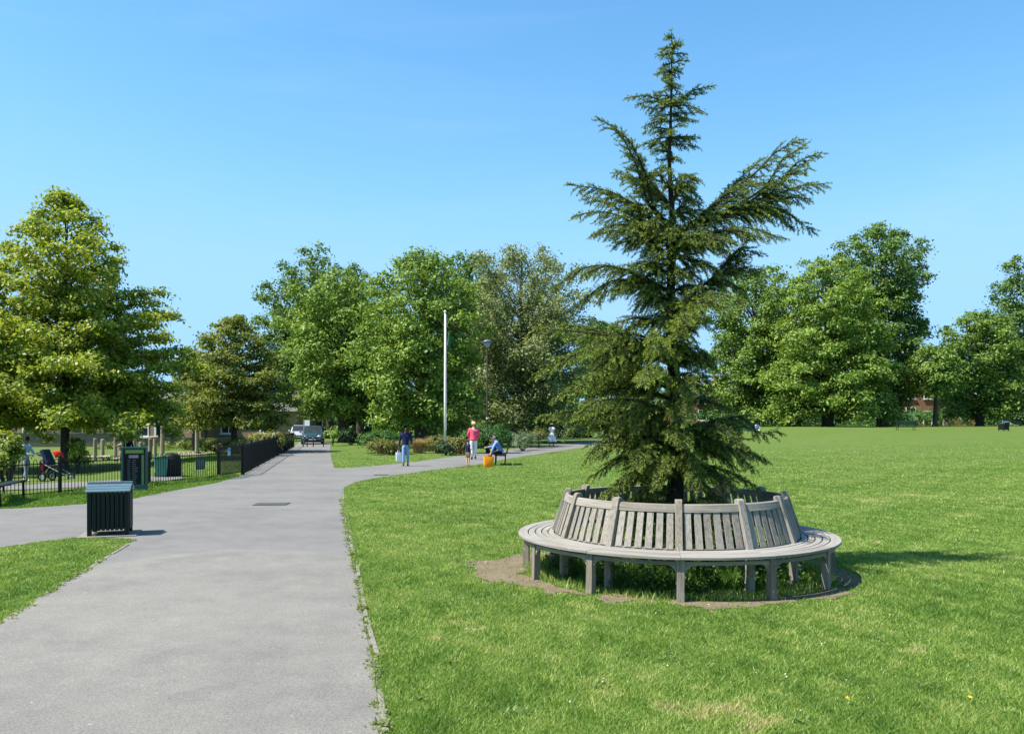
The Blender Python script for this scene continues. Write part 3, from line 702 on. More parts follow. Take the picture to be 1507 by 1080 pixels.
def tufts():
    P = np.array([tuple(p) for p in needles_p]); D = np.array([tuple(p) for p in needles_d]); T = np.array(needles_t)
    k = 6; n = len(P)
    P = np.repeat(P, k, 0); D = np.repeat(D, k, 0); T = np.repeat(T, k)
    rnd = RNG.normal(size=(n*k, 3)); rnd -= (rnd*D).sum(1, keepdims=True)*D
    rnd /= np.linalg.norm(rnd, axis=1, keepdims=True)+1e-6
    d = D*RNG.uniform(.5, 1.3, (n*k, 1))+rnd*.75+np.array([0, 0, .1]); d /= np.linalg.norm(d, axis=1, keepdims=True)
    s = np.cross(d, RNG.normal(size=(n*k, 3))); s /= np.linalg.norm(s, axis=1, keepdims=True)+1e-6
    l = RNG.uniform(.02, .034, (n*k, 1)); w = RNG.uniform(.0022, .0038, (n*k, 1))
    b = P+D*RNG.uniform(-.01, .01, (n*k, 1))-np.array(cedar.location)
    v = np.stack([b-s*w*.6, b+s*w*.6, b+d*l], 1)
    v = np.stack([b, b+d*l*.45+s*w, b+d*l, b+d*l*.45-s*w], 1)
    return v.reshape(-1, 3), np.repeat(np.clip(T+RNG.normal(0, .12, n*k), 0, 1), 4)
nv_, nt_ = tufts()
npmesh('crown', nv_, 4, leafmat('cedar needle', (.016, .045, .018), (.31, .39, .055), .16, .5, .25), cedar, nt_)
# ------------------------------------------------------------------ broadleaf trees
def foliage(lobes, n, size, cs=.24, flat=.5, rnd=RNG, shell=.5, core=(.66, 1.5, .16)):
    """lobes: (centre, radii) in metres. Leaves sit in flattened clumps spread through each lobe."""
    wts = np.array([r[0]*r[2]+r[0]*r[1] for c, r in lobes]); wts = wts/wts.sum()
    VS, TS = [], []
    for (c, r), wt in zip(lobes, wts):
        nl = max(40, int(n*wt)); cr = max(cs*max(r), size*1.6)
        nc = max(7, int(nl/80))
        u = rnd.normal(size=(nc, 3)); u /= np.linalg.norm(u, axis=1, keepdims=True)
        u[:, 2] = np.where(u[:, 2] < -.35, -u[:, 2]*.6, u[:, 2])
        rad = shell+(1.02-shell)*np.sqrt(rnd.random((nc, 1)))
        cc = np.array(c)+u*rad*np.array(r)
        ci = rnd.integers(0, nc, nl); sc = rnd.uniform(.55, 1.3, (nc, 1))[ci]*cr
        g = np.clip(rnd.normal(size=(nl, 3)), -1.9, 1.9)*.52*np.where(rnd.random((nl, 1)) < .2, 1.4, 1.0)
        off = g*sc*np.array([1, 1, flat]); hr = np.hypot(g[:, 0], g[:, 1])
        off[:, 2] -= .4*hr**2*sc[:, 0]
        P = cc[ci]+off
        q = .5*pn(P[:, 0]+.8*P[:, 2], P[:, 1]-.6*P[:, 2], max(1.0, cr*1.1))+.5*pn(P[:, 2]*1.1+.3*P[:, 0], P[:, 0]-.4*P[:, 1], max(.8, cr*.8))
        kp = rnd.random(nl) < np.clip((q+.58)*4, .1, 1); P, ci, g = P[kp], ci[kp], g[kp]; nl = len(P)
        nrm = u[ci]*.85+np.array([0, 0, .5])+g*.85+rnd.normal(size=(nl, 3))*.36
        nrm /= np.linalg.norm(nrm, axis=1, keepdims=True)
        a = np.cross(nrm, rnd.normal(size=(nl, 3))); a /= np.linalg.norm(a, axis=1, keepdims=True)+1e-6
        b = np.cross(nrm, a); s = size*rnd.uniform(.6, 1.3, (nl, 1))
        dz = np.array([0, 0, 1.0])*s*.22
        VS.append(np.stack([P-a*s*.62, P+b*s*.36-dz*.2, P+a*s*.62-dz, P-b*s*.36-dz*.2], 1).reshape(-1, 3))
        nrm_ = 0
        tint = np.clip(rnd.normal(.42, .16, nc)[ci]+rnd.normal(0, .16, nl), 0, 1)
        TS.append(np.repeat(tint, 4))
        if shell < .6 and nl > 300:        # large darker inner leaves, added to block sky gaps and darken the bough
            ni = int(nl*core[2]); u2 = rnd.normal(size=(ni, 3)); u2 /= np.linalg.norm(u2, axis=1, keepdims=True)
            P2 = np.array(c)+u2*np.cbrt(rnd.random((ni, 1)))*core[0]*np.array(r); n2 = rnd.normal(size=(ni, 3)); n2 /= np.linalg.norm(n2, axis=1, keepdims=True)
            a2 = np.cross(n2, u2); a2 /= np.linalg.norm(a2, axis=1, keepdims=True)+1e-6; b2 = np.cross(n2, a2); s2 = size*core[1]*rnd.uniform(.7, 1.3, (ni, 1))
            VS.append(np.stack([P2-a2*s2*.6, P2+b2*s2*.4, P2+a2*s2*.6, P2-b2*s2*.4], 1).reshape(-1, 3)); TS.append(np.repeat(np.clip(rnd.normal(.3, .15, ni), 0, 1), 4))
    return np.concatenate(VS), np.concatenate(TS)
M_TRUNK = pmat('dark tree bark', (.05, .042, .034), (.09, .075, .06), 5, .95, .8, fine=30, spec=.1)
M_TRUNK2 = pmat('grey tree bark', (.1, .09, .075), (.15, .135, .115), 5, .95, .8, fine=30, spec=.1)
def tree(name, label, base_px, Y, lobes, mat, n, size, tr, group=None, bark=None, cs=.24, flat=.5, forks=None, shell=.5, fork_h=.3, cat='tree', core=(.66, 1.5, .16)):
    """lobes in photo pixels (x, y, rx, ry[, depth offset]) of the tree standing at distance Y"""
    b = on(base_px, Y); e = empty(name, b, 0, label, cat, group); LB = []; rr_ = random.Random(int(base_px*7+Y))
    for q in lobes:
        x, y, rx, ry = q[:4]; d = q[4] if len(q) > 4 else rr_.uniform(-.5, .5)*rx*Y/F
        Yl = Y+d; LB.append((((x-CX)*Yl/F-b.x, d, EYE+(HZ-y)*Yl/F-b.z), (rx*Yl/F, max(rx, ry)*.85*Yl/F, ry*Yl/F)))
    SB = []
    for c_, r_ in LB:        # smaller boughs break the outline of every large one
        SB.append((c_, tuple(q*.9 for q in r_)))
        for _ in range(3):
            a_ = rr_.uniform(0, 6.28); el = rr_.uniform(-.25, 1.1); k_ = rr_.uniform(.32, .5)
            SB.append(((c_[0]+r_[0]*.88*math.cos(a_)*math.cos(el), c_[1]+r_[1]*.88*math.sin(a_)*math.cos(el), c_[2]+r_[2]*.88*math.sin(el)), (r_[0]*k_, r_[1]*k_, r_[2]*k_*rr_.uniform(.7, 1.1))))
    v, t = foliage(SB, int(n*2.3), size*.86, cs*.95, min(.7, flat*1.15), shell=shell, core=core)
    v[:, 2] = np.maximum(v[:, 2], .04+0*v[:, 2])
    m = MB(); top = max(LB, key=lambda l: l[0][2]); low = min(l[0][2]-l[1][2] for l in LB)
    H = top[0][2]; zf = max(H*fork_h, .6)
    pts = [Vector((0, 0, -.1)), Vector((.0, 0, .15)), Vector((top[0][0]*.08, 0, zf*.6)), Vector((top[0][0]*.2, top[0][1]*.2, zf)), Vector((top[0][0]*.55, top[0][1]*.6, H*.65)), Vector(top[0])]
    rad = [tr*1.45, tr*1.1, tr*.92, tr*.85, tr*.45, tr*.08]; m.tube(cat_line(pts), [float(np.interp(i, np.linspace(0, len(cat_line(pts))-1, 6), rad)) for i in range(len(cat_line(pts)))], 10)
    for c, r in LB:
        if c is top[0]: continue
        c = Vector(c); s = rr_.uniform(.25, .75); z0 = min(max(.22*H, zf*.85+s*(c.z-zf)*.5), c.z-.05*H)
        z0 = max(z0, .15*H)
        k = np.interp(z0, [0, zf, H*.65, H], [0, .2, .55, 1]); p0 = Vector((top[0][0]*k*.9, top[0][1]*k*.9, z0))
        mid = p0.lerp(c, .5)+Vector((0, 0, .06*(c-p0).length))
        m.tube(cat_line([p0, mid, c+(c-p0).normalized()*r[0]*.3]), None or [tr*.4*(1-.85*i/ (len(cat_line([p0, mid, c]))-1)) for i in range(len(cat_line([p0, mid, c])))], 6)
        for _ in range(3):
            d = Vector((rr_.gauss(0, 1), rr_.gauss(0, 1), rr_.uniform(-.1, .8))).normalized(); q = p0.lerp(c, rr_.uniform(.5, .95))
            m.tube([q, q+Vector((d.x*r[0], d.y*r[1], d.z*r[2]))*.45, q+Vector((d.x*r[0], d.y*r[1], d.z*r[2]))*.85], [tr*.13, tr*.08, tr*.02], 5)
    m.build('trunk', bark or M_TRUNK, e, True)
    npmesh('crown', v, 4, mat, e, t)
    return e
def cat_line(p):
    out = []
    P = [p[0]]+list(p)+[p[-1]]
    for i in range(1, len(P)-2):
        for k in range(4):
            t = k/4; a, b, c, d = P[i-1], P[i], P[i+1], P[i+2]
            out.append(.5*((2*b)+(c-a)*t+(2*a-5*b+4*c-d)*t*t+(3*b-a-3*c+d)*t**3))
    out.append(p[-1]); return out
LIME = leafmat('lime leaf', (.085, .16, .022), (.265, .355, .065), .26)
LIMED = leafmat('deep green leaf', (.05, .11, .024), (.17, .26, .055), .22)
LIMER = leafmat('mid green leaf', (.068, .14, .022), (.23, .32, .06), .25)
OLIVE = leafmat('grey green leaf', (.1, .14, .045), (.28, .31, .13), .26)
OAK = leafmat('yellow green leaf', (.11, .18, .016), (.42, .44, .07), .4, .48, .35)
YOUNG = leafmat('bronze green leaf', (.08, .135, .02), (.27, .275, .065), .36)
G1 = 'trees of the park'
def branched_tree(name, label, base_px, Y, prof, ang, nlimb, mat, per, size, spray, tr, bark=None, top=None, flat=.5, fine=1.0, bend=0):
    """tree grown limb by limb. prof: (photo row, reach in photo pixels) down the crown; ang: limb pitch in degrees at top, middle, foot"""
    b = on(base_px, Y); e = empty(name, b, 0, label, 'tree', G1); rr_ = random.Random(int(base_px*3+Y)); k = Y/F
    rows = [p[0] for p in prof]; ztop = EYE+(HZ-rows[0])*k-b.z; zlow = EYE+(HZ-rows[-1])*k-b.z
    m = MB(); H = ztop
    lead = cat_line([Vector((0, 0, -.1)), Vector((0, 0, .3)), Vector((rr_.uniform(-.1, .1), 0, H*.35)), Vector((rr_.uniform(-.2, .2), rr_.uniform(-.2, .2), H*.7)), Vector((0, 0, H*.98))])
    rad = [max(.015, tr*(1.35 if p.z < .15 else 1)*(1-p.z/H)**.8) for p in lead]; m.tube(lead, rad, 10)
    C_, D_ = [], []
    def leafy(p, d, n=1):
        for _ in range(n): C_.append(tuple(p)); D_.append(tuple(d))
    ga = rr_.uniform(0, 6.28)
    for i in range(nlimb):
        f = (i+.5)/nlimb; f = f**.85; py = rows[0]+(rows[-1]-rows[0])*f; z = EYE+(HZ-py)*k-b.z
        ga += 2.39996+rr_.uniform(-.5, .5); L = float(np.interp(py, rows, [p[1] for p in prof]))*k*rr_.uniform(.62, 1.1)
        pitch = R(float(np.interp(f, [0, .5, 1], ang))+rr_.uniform(-9, 9)); d = Vector((math.cos(ga), math.sin(ga), 0))
        z0 = max(zlow*.8, z-L*math.tan(pitch)*.75); c0 = Vector((0, 0, z0)); tip = c0+d*L+Vector((0, 0, L*math.tan(pitch)))
        ln = cat_line([c0, c0.lerp(tip, .35)+Vector((0, 0, .05*L+bend*L)), c0.lerp(tip, .7)+Vector((rr_.gauss(0, .05)*L, rr_.gauss(0, .05)*L, .05*L+bend*L)), tip])
        r0 = min(tr*.5, .02+.016*L); m.tube(ln, [r0*(1-.9*j/(len(ln)-1)) for j in range(len(ln))], 5)
        nt_ = max(4, int(L*3.4*fine))
        for j in range(nt_):
            t = .22+.8*(j+rr_.random())/nt_; t = min(t, 1); q = ln[min(len(ln)-1, int(t*(len(ln)-1)))]+Vector((rr_.gauss(0, .08), rr_.gauss(0, .08), 0))
            side = d.cross(Vector((0, 0, 1)))*(1 if j % 2 else -1); tl = (.3+.42*L*(1-t)**.7)*rr_.uniform(.5, 1.1)
            w = (d*rr_.uniform(.3, 1)+side*rr_.uniform(.3, 1)+Vector((0, 0, rr_.uniform(-.15, .4)))).normalized(); q2 = q+w*tl
            m.tube([q, q.lerp(q2, .5)+Vector((0, 0, .04)), q2], [.012, .008, .003], 3, False)
            ns = max(1, int(tl/(spray*.9)))
            for u in range(ns): leafy(q.lerp(q2, (u+1)/ns), w)
        leafy(tip, d, 2)
    for u in range(6): leafy(lead[-1]-Vector((0, 0, u*.18)), Vector((0, 0, 1)))
    m.build('trunk', bark or M_TRUNK, e, True)
    C2 = np.array(C_); D2 = np.array(D_); n = len(C2)*per; ci = RNG.integers(0, len(C2), n)
    g = np.clip(RNG.normal(size=(n, 3)), -2.2, 2.2)*.55; sc = RNG.uniform(.6, 1.35, (len(C2), 1))[ci]*spray
    P = C2[ci]+g*sc*np.array([1, 1, flat])-np.array([0, 0, .22])*(np.hypot(g[:, 0], g[:, 1])**2)[:, None]*sc
    nrm = np.array([0, 0, .6])+g*.5+RNG.normal(size=(n, 3))*.55+D2[ci]*.25; nrm /= np.linalg.norm(nrm, axis=1, keepdims=True)
    a_ = np.cross(nrm, RNG.normal(size=(n, 3))); a_ /= np.linalg.norm(a_, axis=1, keepdims=True)+1e-6; b_ = np.cross(nrm, a_); s_ = size*RNG.uniform(.6, 1.3, (n, 1)); dz = np.array([0, 0, .2])*s_
    v = np.stack([P-a_*s_*.62, P+b_*s_*.36, P+a_*s_*.62-dz, P-b_*s_*.36], 1).reshape(-1, 3); v[:, 2] = np.maximum(v[:, 2], .05)
    t = np.clip(RNG.normal(.45, .17, len(C2))[ci]+RNG.normal(0, .17, n), 0, 1)
    npmesh('crown', v, 4, mat, e, np.repeat(t, 4)); return e
branched_tree('young_oak', 'broad yellow green oak with low spreading limbs standing inside the playground railings', 95, 37,
     [(282, 6), (310, 20), (345, 58), (385, 94), (440, 136), (480, 142), (520, 160), (560, 190), (600, 195), (640, 150)], [52, 22, -8], 104, OAK, 44, .15, .42, .2)
branched_tree('ornamental_tree', 'bronze tinged young tree with a sparse pointed top beside the railed path', 345, 47,
     [(466, 6), (485, 26), (510, 48), (540, 66), (575, 88), (610, 96), (630, 70)], [45, 14, -4], 82, YOUNG, 36, .15, .42, .2, flat=.38)
tree('sparse_tree', 'thin topped small tree seen between the oak and the bronze tree', 285, 62, [(290, 530, 22, 16), (275, 545, 26, 20), (280, 560, 30, 28), (300, 590, 34, 30), (270, 600, 30, 22), (320, 600, 34, 22)], YOUNG, 10000, .16, .14, G1)
branched_tree('avenue_tree', 'tall dark green tree rising behind the avenue limes', 468, 98, [(394, 20), (408, 62), (440, 84), (490, 84), (540, 80), (600, 66)], [60, 30, 0], 115, LIMED, 36, .3, .95, .5, fine=.6, bend=.05)
branched_tree('avenue_lime', 'bright green lime arching over the end of the railed path', 506, 72, [(412, 16), (430, 50), (462, 82), (505, 96), (555, 86), (600, 62), (614, 40)], [60, 30, 0], 110, LIME, 36, .25, .78, .5, fine=.6, bend=.05)
branched_tree('front_lime', 'great dense lime with its crown sweeping almost to the ground behind the flagpole', 620, 57, [(376, 12), (394, 36), (422, 58), (450, 80), (500, 88), (550, 90), (600, 84), (634, 72)], [60, 28, -8], 130, LIME, 36, .21, .66, .5, fine=.6, bend=.05)
branched_tree('shaded_lime', 'dark lime wedged between the front lime and the grey green tree', 690, 84, [(378, 12), (398, 34), (436, 48), (500, 55), (580, 55), (624, 46)], [62, 32, 0], 80, LIMED, 34, .28, .85, .45, fine=.6, bend=.05)
branched_tree('grey_green_tree', 'large grey green tree with fine pale foliage behind the lamp post', 768, 70,
     [(372, 14), (388, 52), (412, 82), (450, 100), (500, 112), (550, 112), (595, 104), (628, 80)], [58, 30, 2], 125, OLIVE, 44, .19, .72, .45, bark=M_TRUNK2, flat=.7, fine=.62)
tree('low_tree', 'rounded green tree filling the gap beside the grey green tree, behind the cedar', 900, 92,
     [(875, 500, 36, 34), (905, 530, 38, 36), (880, 570, 50, 40), (940, 575, 42, 34), (900, 605, 60, 22), (985, 592, 35, 28)], LIMED, 18000, .3, .4, G1)
branched_tree('lawn_lime', 'lime at the left end of the far lawn row, dipping to the grass', 1112, 108, [(400, 14), (420, 46), (450, 66), (500, 72), (550, 76), (600, 72), (620, 60)], [60, 28, -6], 105, LIMER, 36, .32, 1.0, .6, fine=.6, bend=.05)
branched_tree('broad_lime', 'broadest lime on the far lawn with foliage sweeping to the grass', 1218, 97, [(386, 12), (402, 40), (430, 60), (470, 80), (530, 88), (580, 92), (620, 84)], [60, 26, -8], 125, LIME, 36, .3, .95, .7, fine=.6, bend=.05)
branched_tree('tallest_lime', 'tallest tree of the far lawn row with a high domed top', 1298, 106, [(336, 14), (350, 38), (372, 56), (395, 74), (450, 66), (520, 56), (575, 38), (612, 26)], [60, 26, -8], 125, LIMED, 36, .32, 1.0, .7, fine=.6, bend=.05)
branched_tree('small_tree', 'smaller tree with drooping branches in front of the red house', 1376, 99, [(512, 10), (528, 30), (552, 38), (572, 34), (580, 24)], [50, 18, -5], 50, LIMER, 30, .28, .8, .3, fine=.6, bend=.05)
branched_tree('edge_lime', 'spreading lime beyond the far litter bin', 1442, 112, [(462, 12), (482, 40), (510, 58), (560, 60), (600, 52), (614, 44)], [58, 26, -5], 90, LIMER, 36, .32, 1.0, .55, fine=.6, bend=.05)
branched_tree('cropped_lime', 'tall tree cut off by the right end of the view', 1520, 124, [(376, 12), (396, 34), (430, 55), (500, 65), (570, 68), (612, 56)], [60, 28, -5], 100, LIMED, 36, .34, 1.05, .6, fine=.6, bend=.05)
tree('outlying_lime', 'lime standing just outside the right end of the view', 1650, 105, [(1630, 420, 60, 50), (1680, 470, 70, 60), (1630, 520, 70, 60), (1670, 580, 80, 40)], LIMER, 16000, .42, .6, G1)
tree('outlying_oak', 'oak standing just outside the left end of the view', -170, 34, [(-170, 380, 70, 50), (-200, 450, 90, 60), (-150, 500, 80, 50), (-190, 570, 100, 40)], OAK, 16000, .22, .2, G1)
tree('garden_tree', 'small leafy garden tree behind the left garden wall, under the oak crown', 128, 75, [(128, 610, 34, 26), (100, 625, 26, 18), (150, 600, 24, 20)], LIMER, 6000, .2, .14, G1, fork_h=.3)
tree('garden_tree', 'small leafy garden tree in front of the house, right of its door', 303, 76, [(303, 605, 36, 30), (280, 622, 22, 14), (330, 615, 28, 22)], YOUNG, 6500, .2, .14, G1, fork_h=.3)
# avenue of limes beyond the end of the path, in deep shade
for k, (px, Y, l) in enumerate([(530, 82, 'slender avenue trunk nearest the green shrubs, under the lime canopy'), (552, 92, 'avenue trunk close beside the front lime'), (485, 90, 'avenue trunk just right of the parked blue car'), (505, 106, 'far avenue trunk in the deepest shade between nearer trunks')]):
    yy = 520 if k % 2 else 505
    tree('shade_lime', l, px, Y, [(px, yy, 36, 40), (px+14, yy+45, 38, 34), (px-14, yy+40, 34, 34)], LIMED, 11000, .36, .38, G1, fork_h=.5)
# far belt of trees that closes the horizon
v_, t_ = [], []
for px in range(-420, 2000, 18):
    Y = random.uniform(165, 190); top = random.uniform(566, 592)
    if 840 < px < 1090: top += 12
    x = (px-CX)*Y/F; h = (HZ-top)*Y/F+EYE
    a_, b_ = foliage([((x, Y, h*.5), (random.uniform(3.5, 5.5), 4, h*.5)), ((x, Y-2, h*.12), (3.6, 2.5, h*.35))], 2200, .6, .3); v_.append(a_); t_.append(b_)
o = npmesh('distant_wood', np.concatenate(v_), 4, LIMED, None, np.concatenate(t_)); tag(o, 'low distant belt of trees closing off the far side of the park', 'wood', kind='stuff')

# ------------------------------------------------------------------ shrubs and beds
def shrub(name, label, Y, lobes, mat, n, size, group='shrubs in the flower bed', cat='shrub', cs=.3, flat=.7, shell=.75):
    x0 = sum(l[0] for l in lobes)/len(lobes); b = on(x0, Y); e = empty(name, b, 0, label, cat, group)
    LB = [(((x-CX)*(Y+d)/F-b.x, d, EYE+(HZ-y)*(Y+d)/F-b.z), (rx*Y/F, rx*.8*Y/F, ry*Y/F)) for (x, y, rx, ry, d) in [(tuple(l)+(0,))[:5] for l in lobes]]
    v, t = foliage(LB, n, size, cs, flat, shell=shell); v[:, 2] = np.maximum(v[:, 2], .02)
    npmesh('foliage', v, 4, mat, e, t)
    m = MB()
    for c, r in LB:
        for _ in range(4): m.tube([(random.gauss(0, .02), random.gauss(0, .02), -.05), (c[0]*.8+random.gauss(0, r[0]*.3), c[1]+random.gauss(0, r[1]*.3), c[2]), (c[0]+random.gauss(0, r[0]*.6), c[1]+random.gauss(0, r[1]*.5), c[2]+r[2]*.5)], [.03, .02, .008], 5)
    m.build('stems', M_TRUNK, e); return e
HEDGE = leafmat('clipped hedge leaf', (.03, .09, .016), (.085, .18, .03), .2)
EUON = leafmat('golden shrub leaf', (.13, .15, .03), (.3, .29, .07), .25)
BROWNG = leafmat('tan grass leaf', (.24, .18, .09), (.46, .35, .2), .25)
SAGE = leafmat('sage shrub leaf', (.11, .16, .075), (.23, .28, .15), .25)
BERB = leafmat('olive shrub leaf', (.09, .11, .025), (.22, .2, .05), .25)
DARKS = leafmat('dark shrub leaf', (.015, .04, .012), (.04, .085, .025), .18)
shrub('clipped_hedge', 'dark green clipped hedge mound at the left end of the flower bed', 45, [(560, 646, 28, 12, 1), (538, 650, 12, 14), (585, 645, 18, 10, 2)], HEDGE, 9000, .08)
shrub('golden_shrub', 'low yellow green shrub in front of the clipped hedge', 43, [(562, 656, 20, 10), (590, 655, 16, 9, .5)], BERB, 5000, .07)
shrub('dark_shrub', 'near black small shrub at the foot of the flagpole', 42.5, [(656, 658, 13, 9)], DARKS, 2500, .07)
shrub('olive_shrub', 'olive shrub behind the pink jacketed woman', 43, [(676, 656, 20, 13), (650, 650, 20, 10, 2)], BERB, 6000, .07)
shrub('domed_shrub', 'large dark domed evergreen shrub around the lamp post', 45.5, [(722, 642, 30, 18), (700, 646, 24, 14), (742, 650, 12, 14)], HEDGE, 11000, .08)
shrub('sage_shrub', 'pale sage green low shrub beside the dark dome', 50, [(765, 645, 18, 11), (784, 646, 14, 10, 1), (760, 654, 16, 6, -2)], SAGE, 5000, .07)
shrub('rounded_shrub', 'rounded olive green shrub left of the woman in white', 55, [(793, 641, 13, 10)], BERB, 3500, .08)
shrub('leafy_shrub', 'bright leafy shrub beside the avenue trunks', 60, [(490, 640, 11, 8)], LIME, 1800, .14, 'shrubs by the avenue')
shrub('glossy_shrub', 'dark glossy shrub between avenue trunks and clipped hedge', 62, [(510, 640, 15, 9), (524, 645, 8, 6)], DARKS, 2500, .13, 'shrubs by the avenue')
shrub('yellow_hedge', 'golden yellow hedge leaning over the path railings', 42, [(392, 648, 26, 11), (416, 646, 18, 9, 4), (366, 655, 22, 9, -3)], EUON, 9000, .09, 'shrubs behind the railings')
shrub('gold_bush', 'low golden bush on the playground grass behind the gate', 46, [(335, 657, 22, 8), (310, 660, 14, 5)], EUON, 3500, .09, 'shrubs behind the railings')
shrub('wall_shrub', 'flowering shrub against the garden wall, under the house window', 64, [(262, 655, 26, 7), (300, 654, 22, 8)], YOUNG, 3000, .12, 'shrubs along the garden wall')
shrub('wall_bush', 'low green bush against the garden wall behind the timber posts', 66, [(160, 658, 22, 6), (200, 660, 24, 6)], YOUNG, 3000, .12, 'shrubs along the garden wall')
shrub('leaning_shrub', 'small leafy shrub growing beside the oak trunk', 34, [(116, 672, 13, 20), (112, 655, 9, 12)], OAK, 2600, .1, 'shrubs behind the railings')
shrub('sucker_shoots', 'yellow green oak shoots hanging over the railings behind the green bench', 25, [(10, 660, 22, 26), (2, 690, 16, 22), (24, 675, 14, 18)], OAK, 5000, .085, 'shrubs behind the railings')
shrub('screen_hedge', 'green hedge in front of the red brick house, below the railings', 122, [(1352, 612, 40, 8), (1320, 614, 20, 7)], HEDGE, 5000, .25, 'hedges at the far edge')
shrub('far_hedge', 'dark hedge along the far edge of the lawn behind the litter bin', 124, [(1430, 611, 50, 7), (1490, 611, 40, 7)], HEDGE, 5000, .25, 'hedges at the far edge')
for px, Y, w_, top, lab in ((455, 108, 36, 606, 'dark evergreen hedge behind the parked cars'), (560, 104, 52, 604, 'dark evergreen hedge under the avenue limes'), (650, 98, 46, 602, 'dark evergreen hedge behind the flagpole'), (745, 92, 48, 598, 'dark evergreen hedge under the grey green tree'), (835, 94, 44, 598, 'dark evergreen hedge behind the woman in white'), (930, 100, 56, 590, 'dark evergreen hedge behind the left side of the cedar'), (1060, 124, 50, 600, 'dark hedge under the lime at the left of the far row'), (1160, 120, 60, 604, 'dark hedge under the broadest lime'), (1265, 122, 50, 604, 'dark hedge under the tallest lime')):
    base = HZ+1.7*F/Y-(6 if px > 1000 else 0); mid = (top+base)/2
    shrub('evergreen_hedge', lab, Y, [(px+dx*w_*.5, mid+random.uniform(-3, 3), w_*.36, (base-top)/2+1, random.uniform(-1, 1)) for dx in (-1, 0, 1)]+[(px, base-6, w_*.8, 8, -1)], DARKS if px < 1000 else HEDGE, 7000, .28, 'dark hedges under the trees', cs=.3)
# tan ornamental grasses
def tussock(px, py, hgt, label, n=900, mat=BROWNG):
    b = at(px, py); e = empty('ornamental_grass', b, 0, label, 'ornamental grass', 'tan grasses in the flower bed'); vs_ = []; ts = []
    for _ in range(n):
        a = random.uniform(0, 6.28); l = hgt*random.uniform(.6, 1.15); o = Vector((random.gauss(0, .12), random.gauss(0, .1), 0)); lean = random.uniform(.1, .75)
        d = Vector((math.cos(a), math.sin(a), 0)); s = Vector((-d.y, d.x, 0))*.009
        p1 = o+d*lean*l*.35+Vector((0, 0, l*.62)); p2 = o+d*lean*l*.95+Vector((0, 0, l*(.95-.45*lean)))
        vs_ += [o-s, o+s, p1+s, p1-s, p1-s, p1+s, p2+s*.3, p2-s*.3]; ts += [random.uniform(0, 1)]*8
    npmesh('blades', np.array([tuple(v) for v in vs_]), 4, mat, e, ts); return e
for (px, py, h, l) in [(562, 668, .62, 'tan tussock grass lowest at the left tip of the bed'), (588, 668, .8, 'tan tussock grass just left of the walking man'), (616, 667, .9, 'tall tan tussock grass right of the walking man'), (632, 664, .95, 'tallest pale tussock grass near the flagpole'), (648, 667, .6, 'short reddish tussock grass at the flagpole foot'), (676, 668, .45, 'small tan tussock beside the child')]:
    tussock(px, py, h, l)
# ------------------------------------------------------------------ litter bins, benches, signs
M_DKGREEN = pmat('dark green paint', (.008, .012, .011), (.014, .019, .017), 14, .55, .15, spec=.25)
M_BLACK = pmat('black paint', (.007, .0075, .0075), (.012, .012, .0115), 16, .6, .2, spec=.2)
M_GREEN = pmat('green paint', (.02, .085, .066), (.028, .1, .08), 10, .45, .15)
M_SKYLID = pmat('sky tinted glossy lid', (.07, .115, .135), (.1, .15, .165), 9, .22, .1, spec=.7)  # blue of the reflected sky painted into the lid colour
M_STEEL = pmat('galvanised steel', (.45, .45, .44), (.34, .34, .33), 20, .45, metal=.7)
M_CREAM = pmat('pale paint', (.62, .62, .58), (.52, .52, .48), 10, .6)
M_WHITE = pmat('white paint', (.8, .8, .78), (.7, .7, .68), 6, .5)
def slat_bin(loc, rz, label, w=.56, h=.70):
    e = empty('litter_bin', loc, rz, label, 'litter bin')
    d = .56
    b = MB()
    b.box((0, 0, .36), (w-.07, d-.07, .5)); b.build('liner', M_BLACK, e)
    for sx in (-1, 1):
        for sy in (-1, 1):
            MB().box((sx*(w/2-.03), sy*(d/2-.03), (h-.04)/2), (.06, .06, h-.04), grain=2).build('leg', M_DKGREEN, e, bevel=.005)
    for (dx, dy, a) in ((0, -d/2, 0), (0, d/2, 0), (-w/2, 0, 1), (w/2, 0, 1)):
        s = MB(); n = 7; L = (w if not a else d)-.13
        for k in range(n):
            o = (k-(n-1)/2)*L/n
            c = (dx+(o if not a else 0), dy+(o if a else 0), .375); z = (L/n-.012, .022, .56) if not a else (.022, L/n-.012, .56)
            s.box(c, z, grain=2)
        s.build('side_slats', M_DKGREEN, e, bevel=.003)
    lid = MB()
    for k in range(4):            # boards of the sloping lid
        y0 = -d/2-.035+k*.09; z0 = h-.025+k*.032
        lid.box((0, 0, 0), (w+.05, .084, .022), Matrix.Translation((0, y0+.042, z0+.012)) @ Matrix.Rotation(.34, 4, 'X'))
        lid.box((0, 0, 0), (w+.05, .084, .022), Matrix.Translation((0, -(y0+.042), z0+.012)) @ Matrix.Rotation(-.34, 4, 'X'))
    lid.build('lid', M_SKYLID, e, bevel=.004)
    for sx in (-1, 1): MB().prism([(-d/2, h-.045), (d/2, h-.045), (.0, h+.085)], sx*(w/2-.005), sx*(w/2-.03), Matrix.Rotation(math.pi/2, 4, 'Z')).build('gable', M_DKGREEN, e)
    return e
binp = on(162.5, 12.42); slat_bin(binp, R(19), 'square dark slatted litter bin with a shiny blue green lid beside the path fork')
MB_ = MB(); MB_.box((0, 0, .01), (.8, .75, .02), Mz(binp, R(19))); o = MB_.build('bin_base', M_STONE, bevel=.005); tag(o, 'square of pale paving under the litter bin', 'paving', kind='structure')
slat_bin(on(1477, 74)+Vector((0, 0, 0)), R(20), 'small green litter bin far off on the lawn', .7, .78)

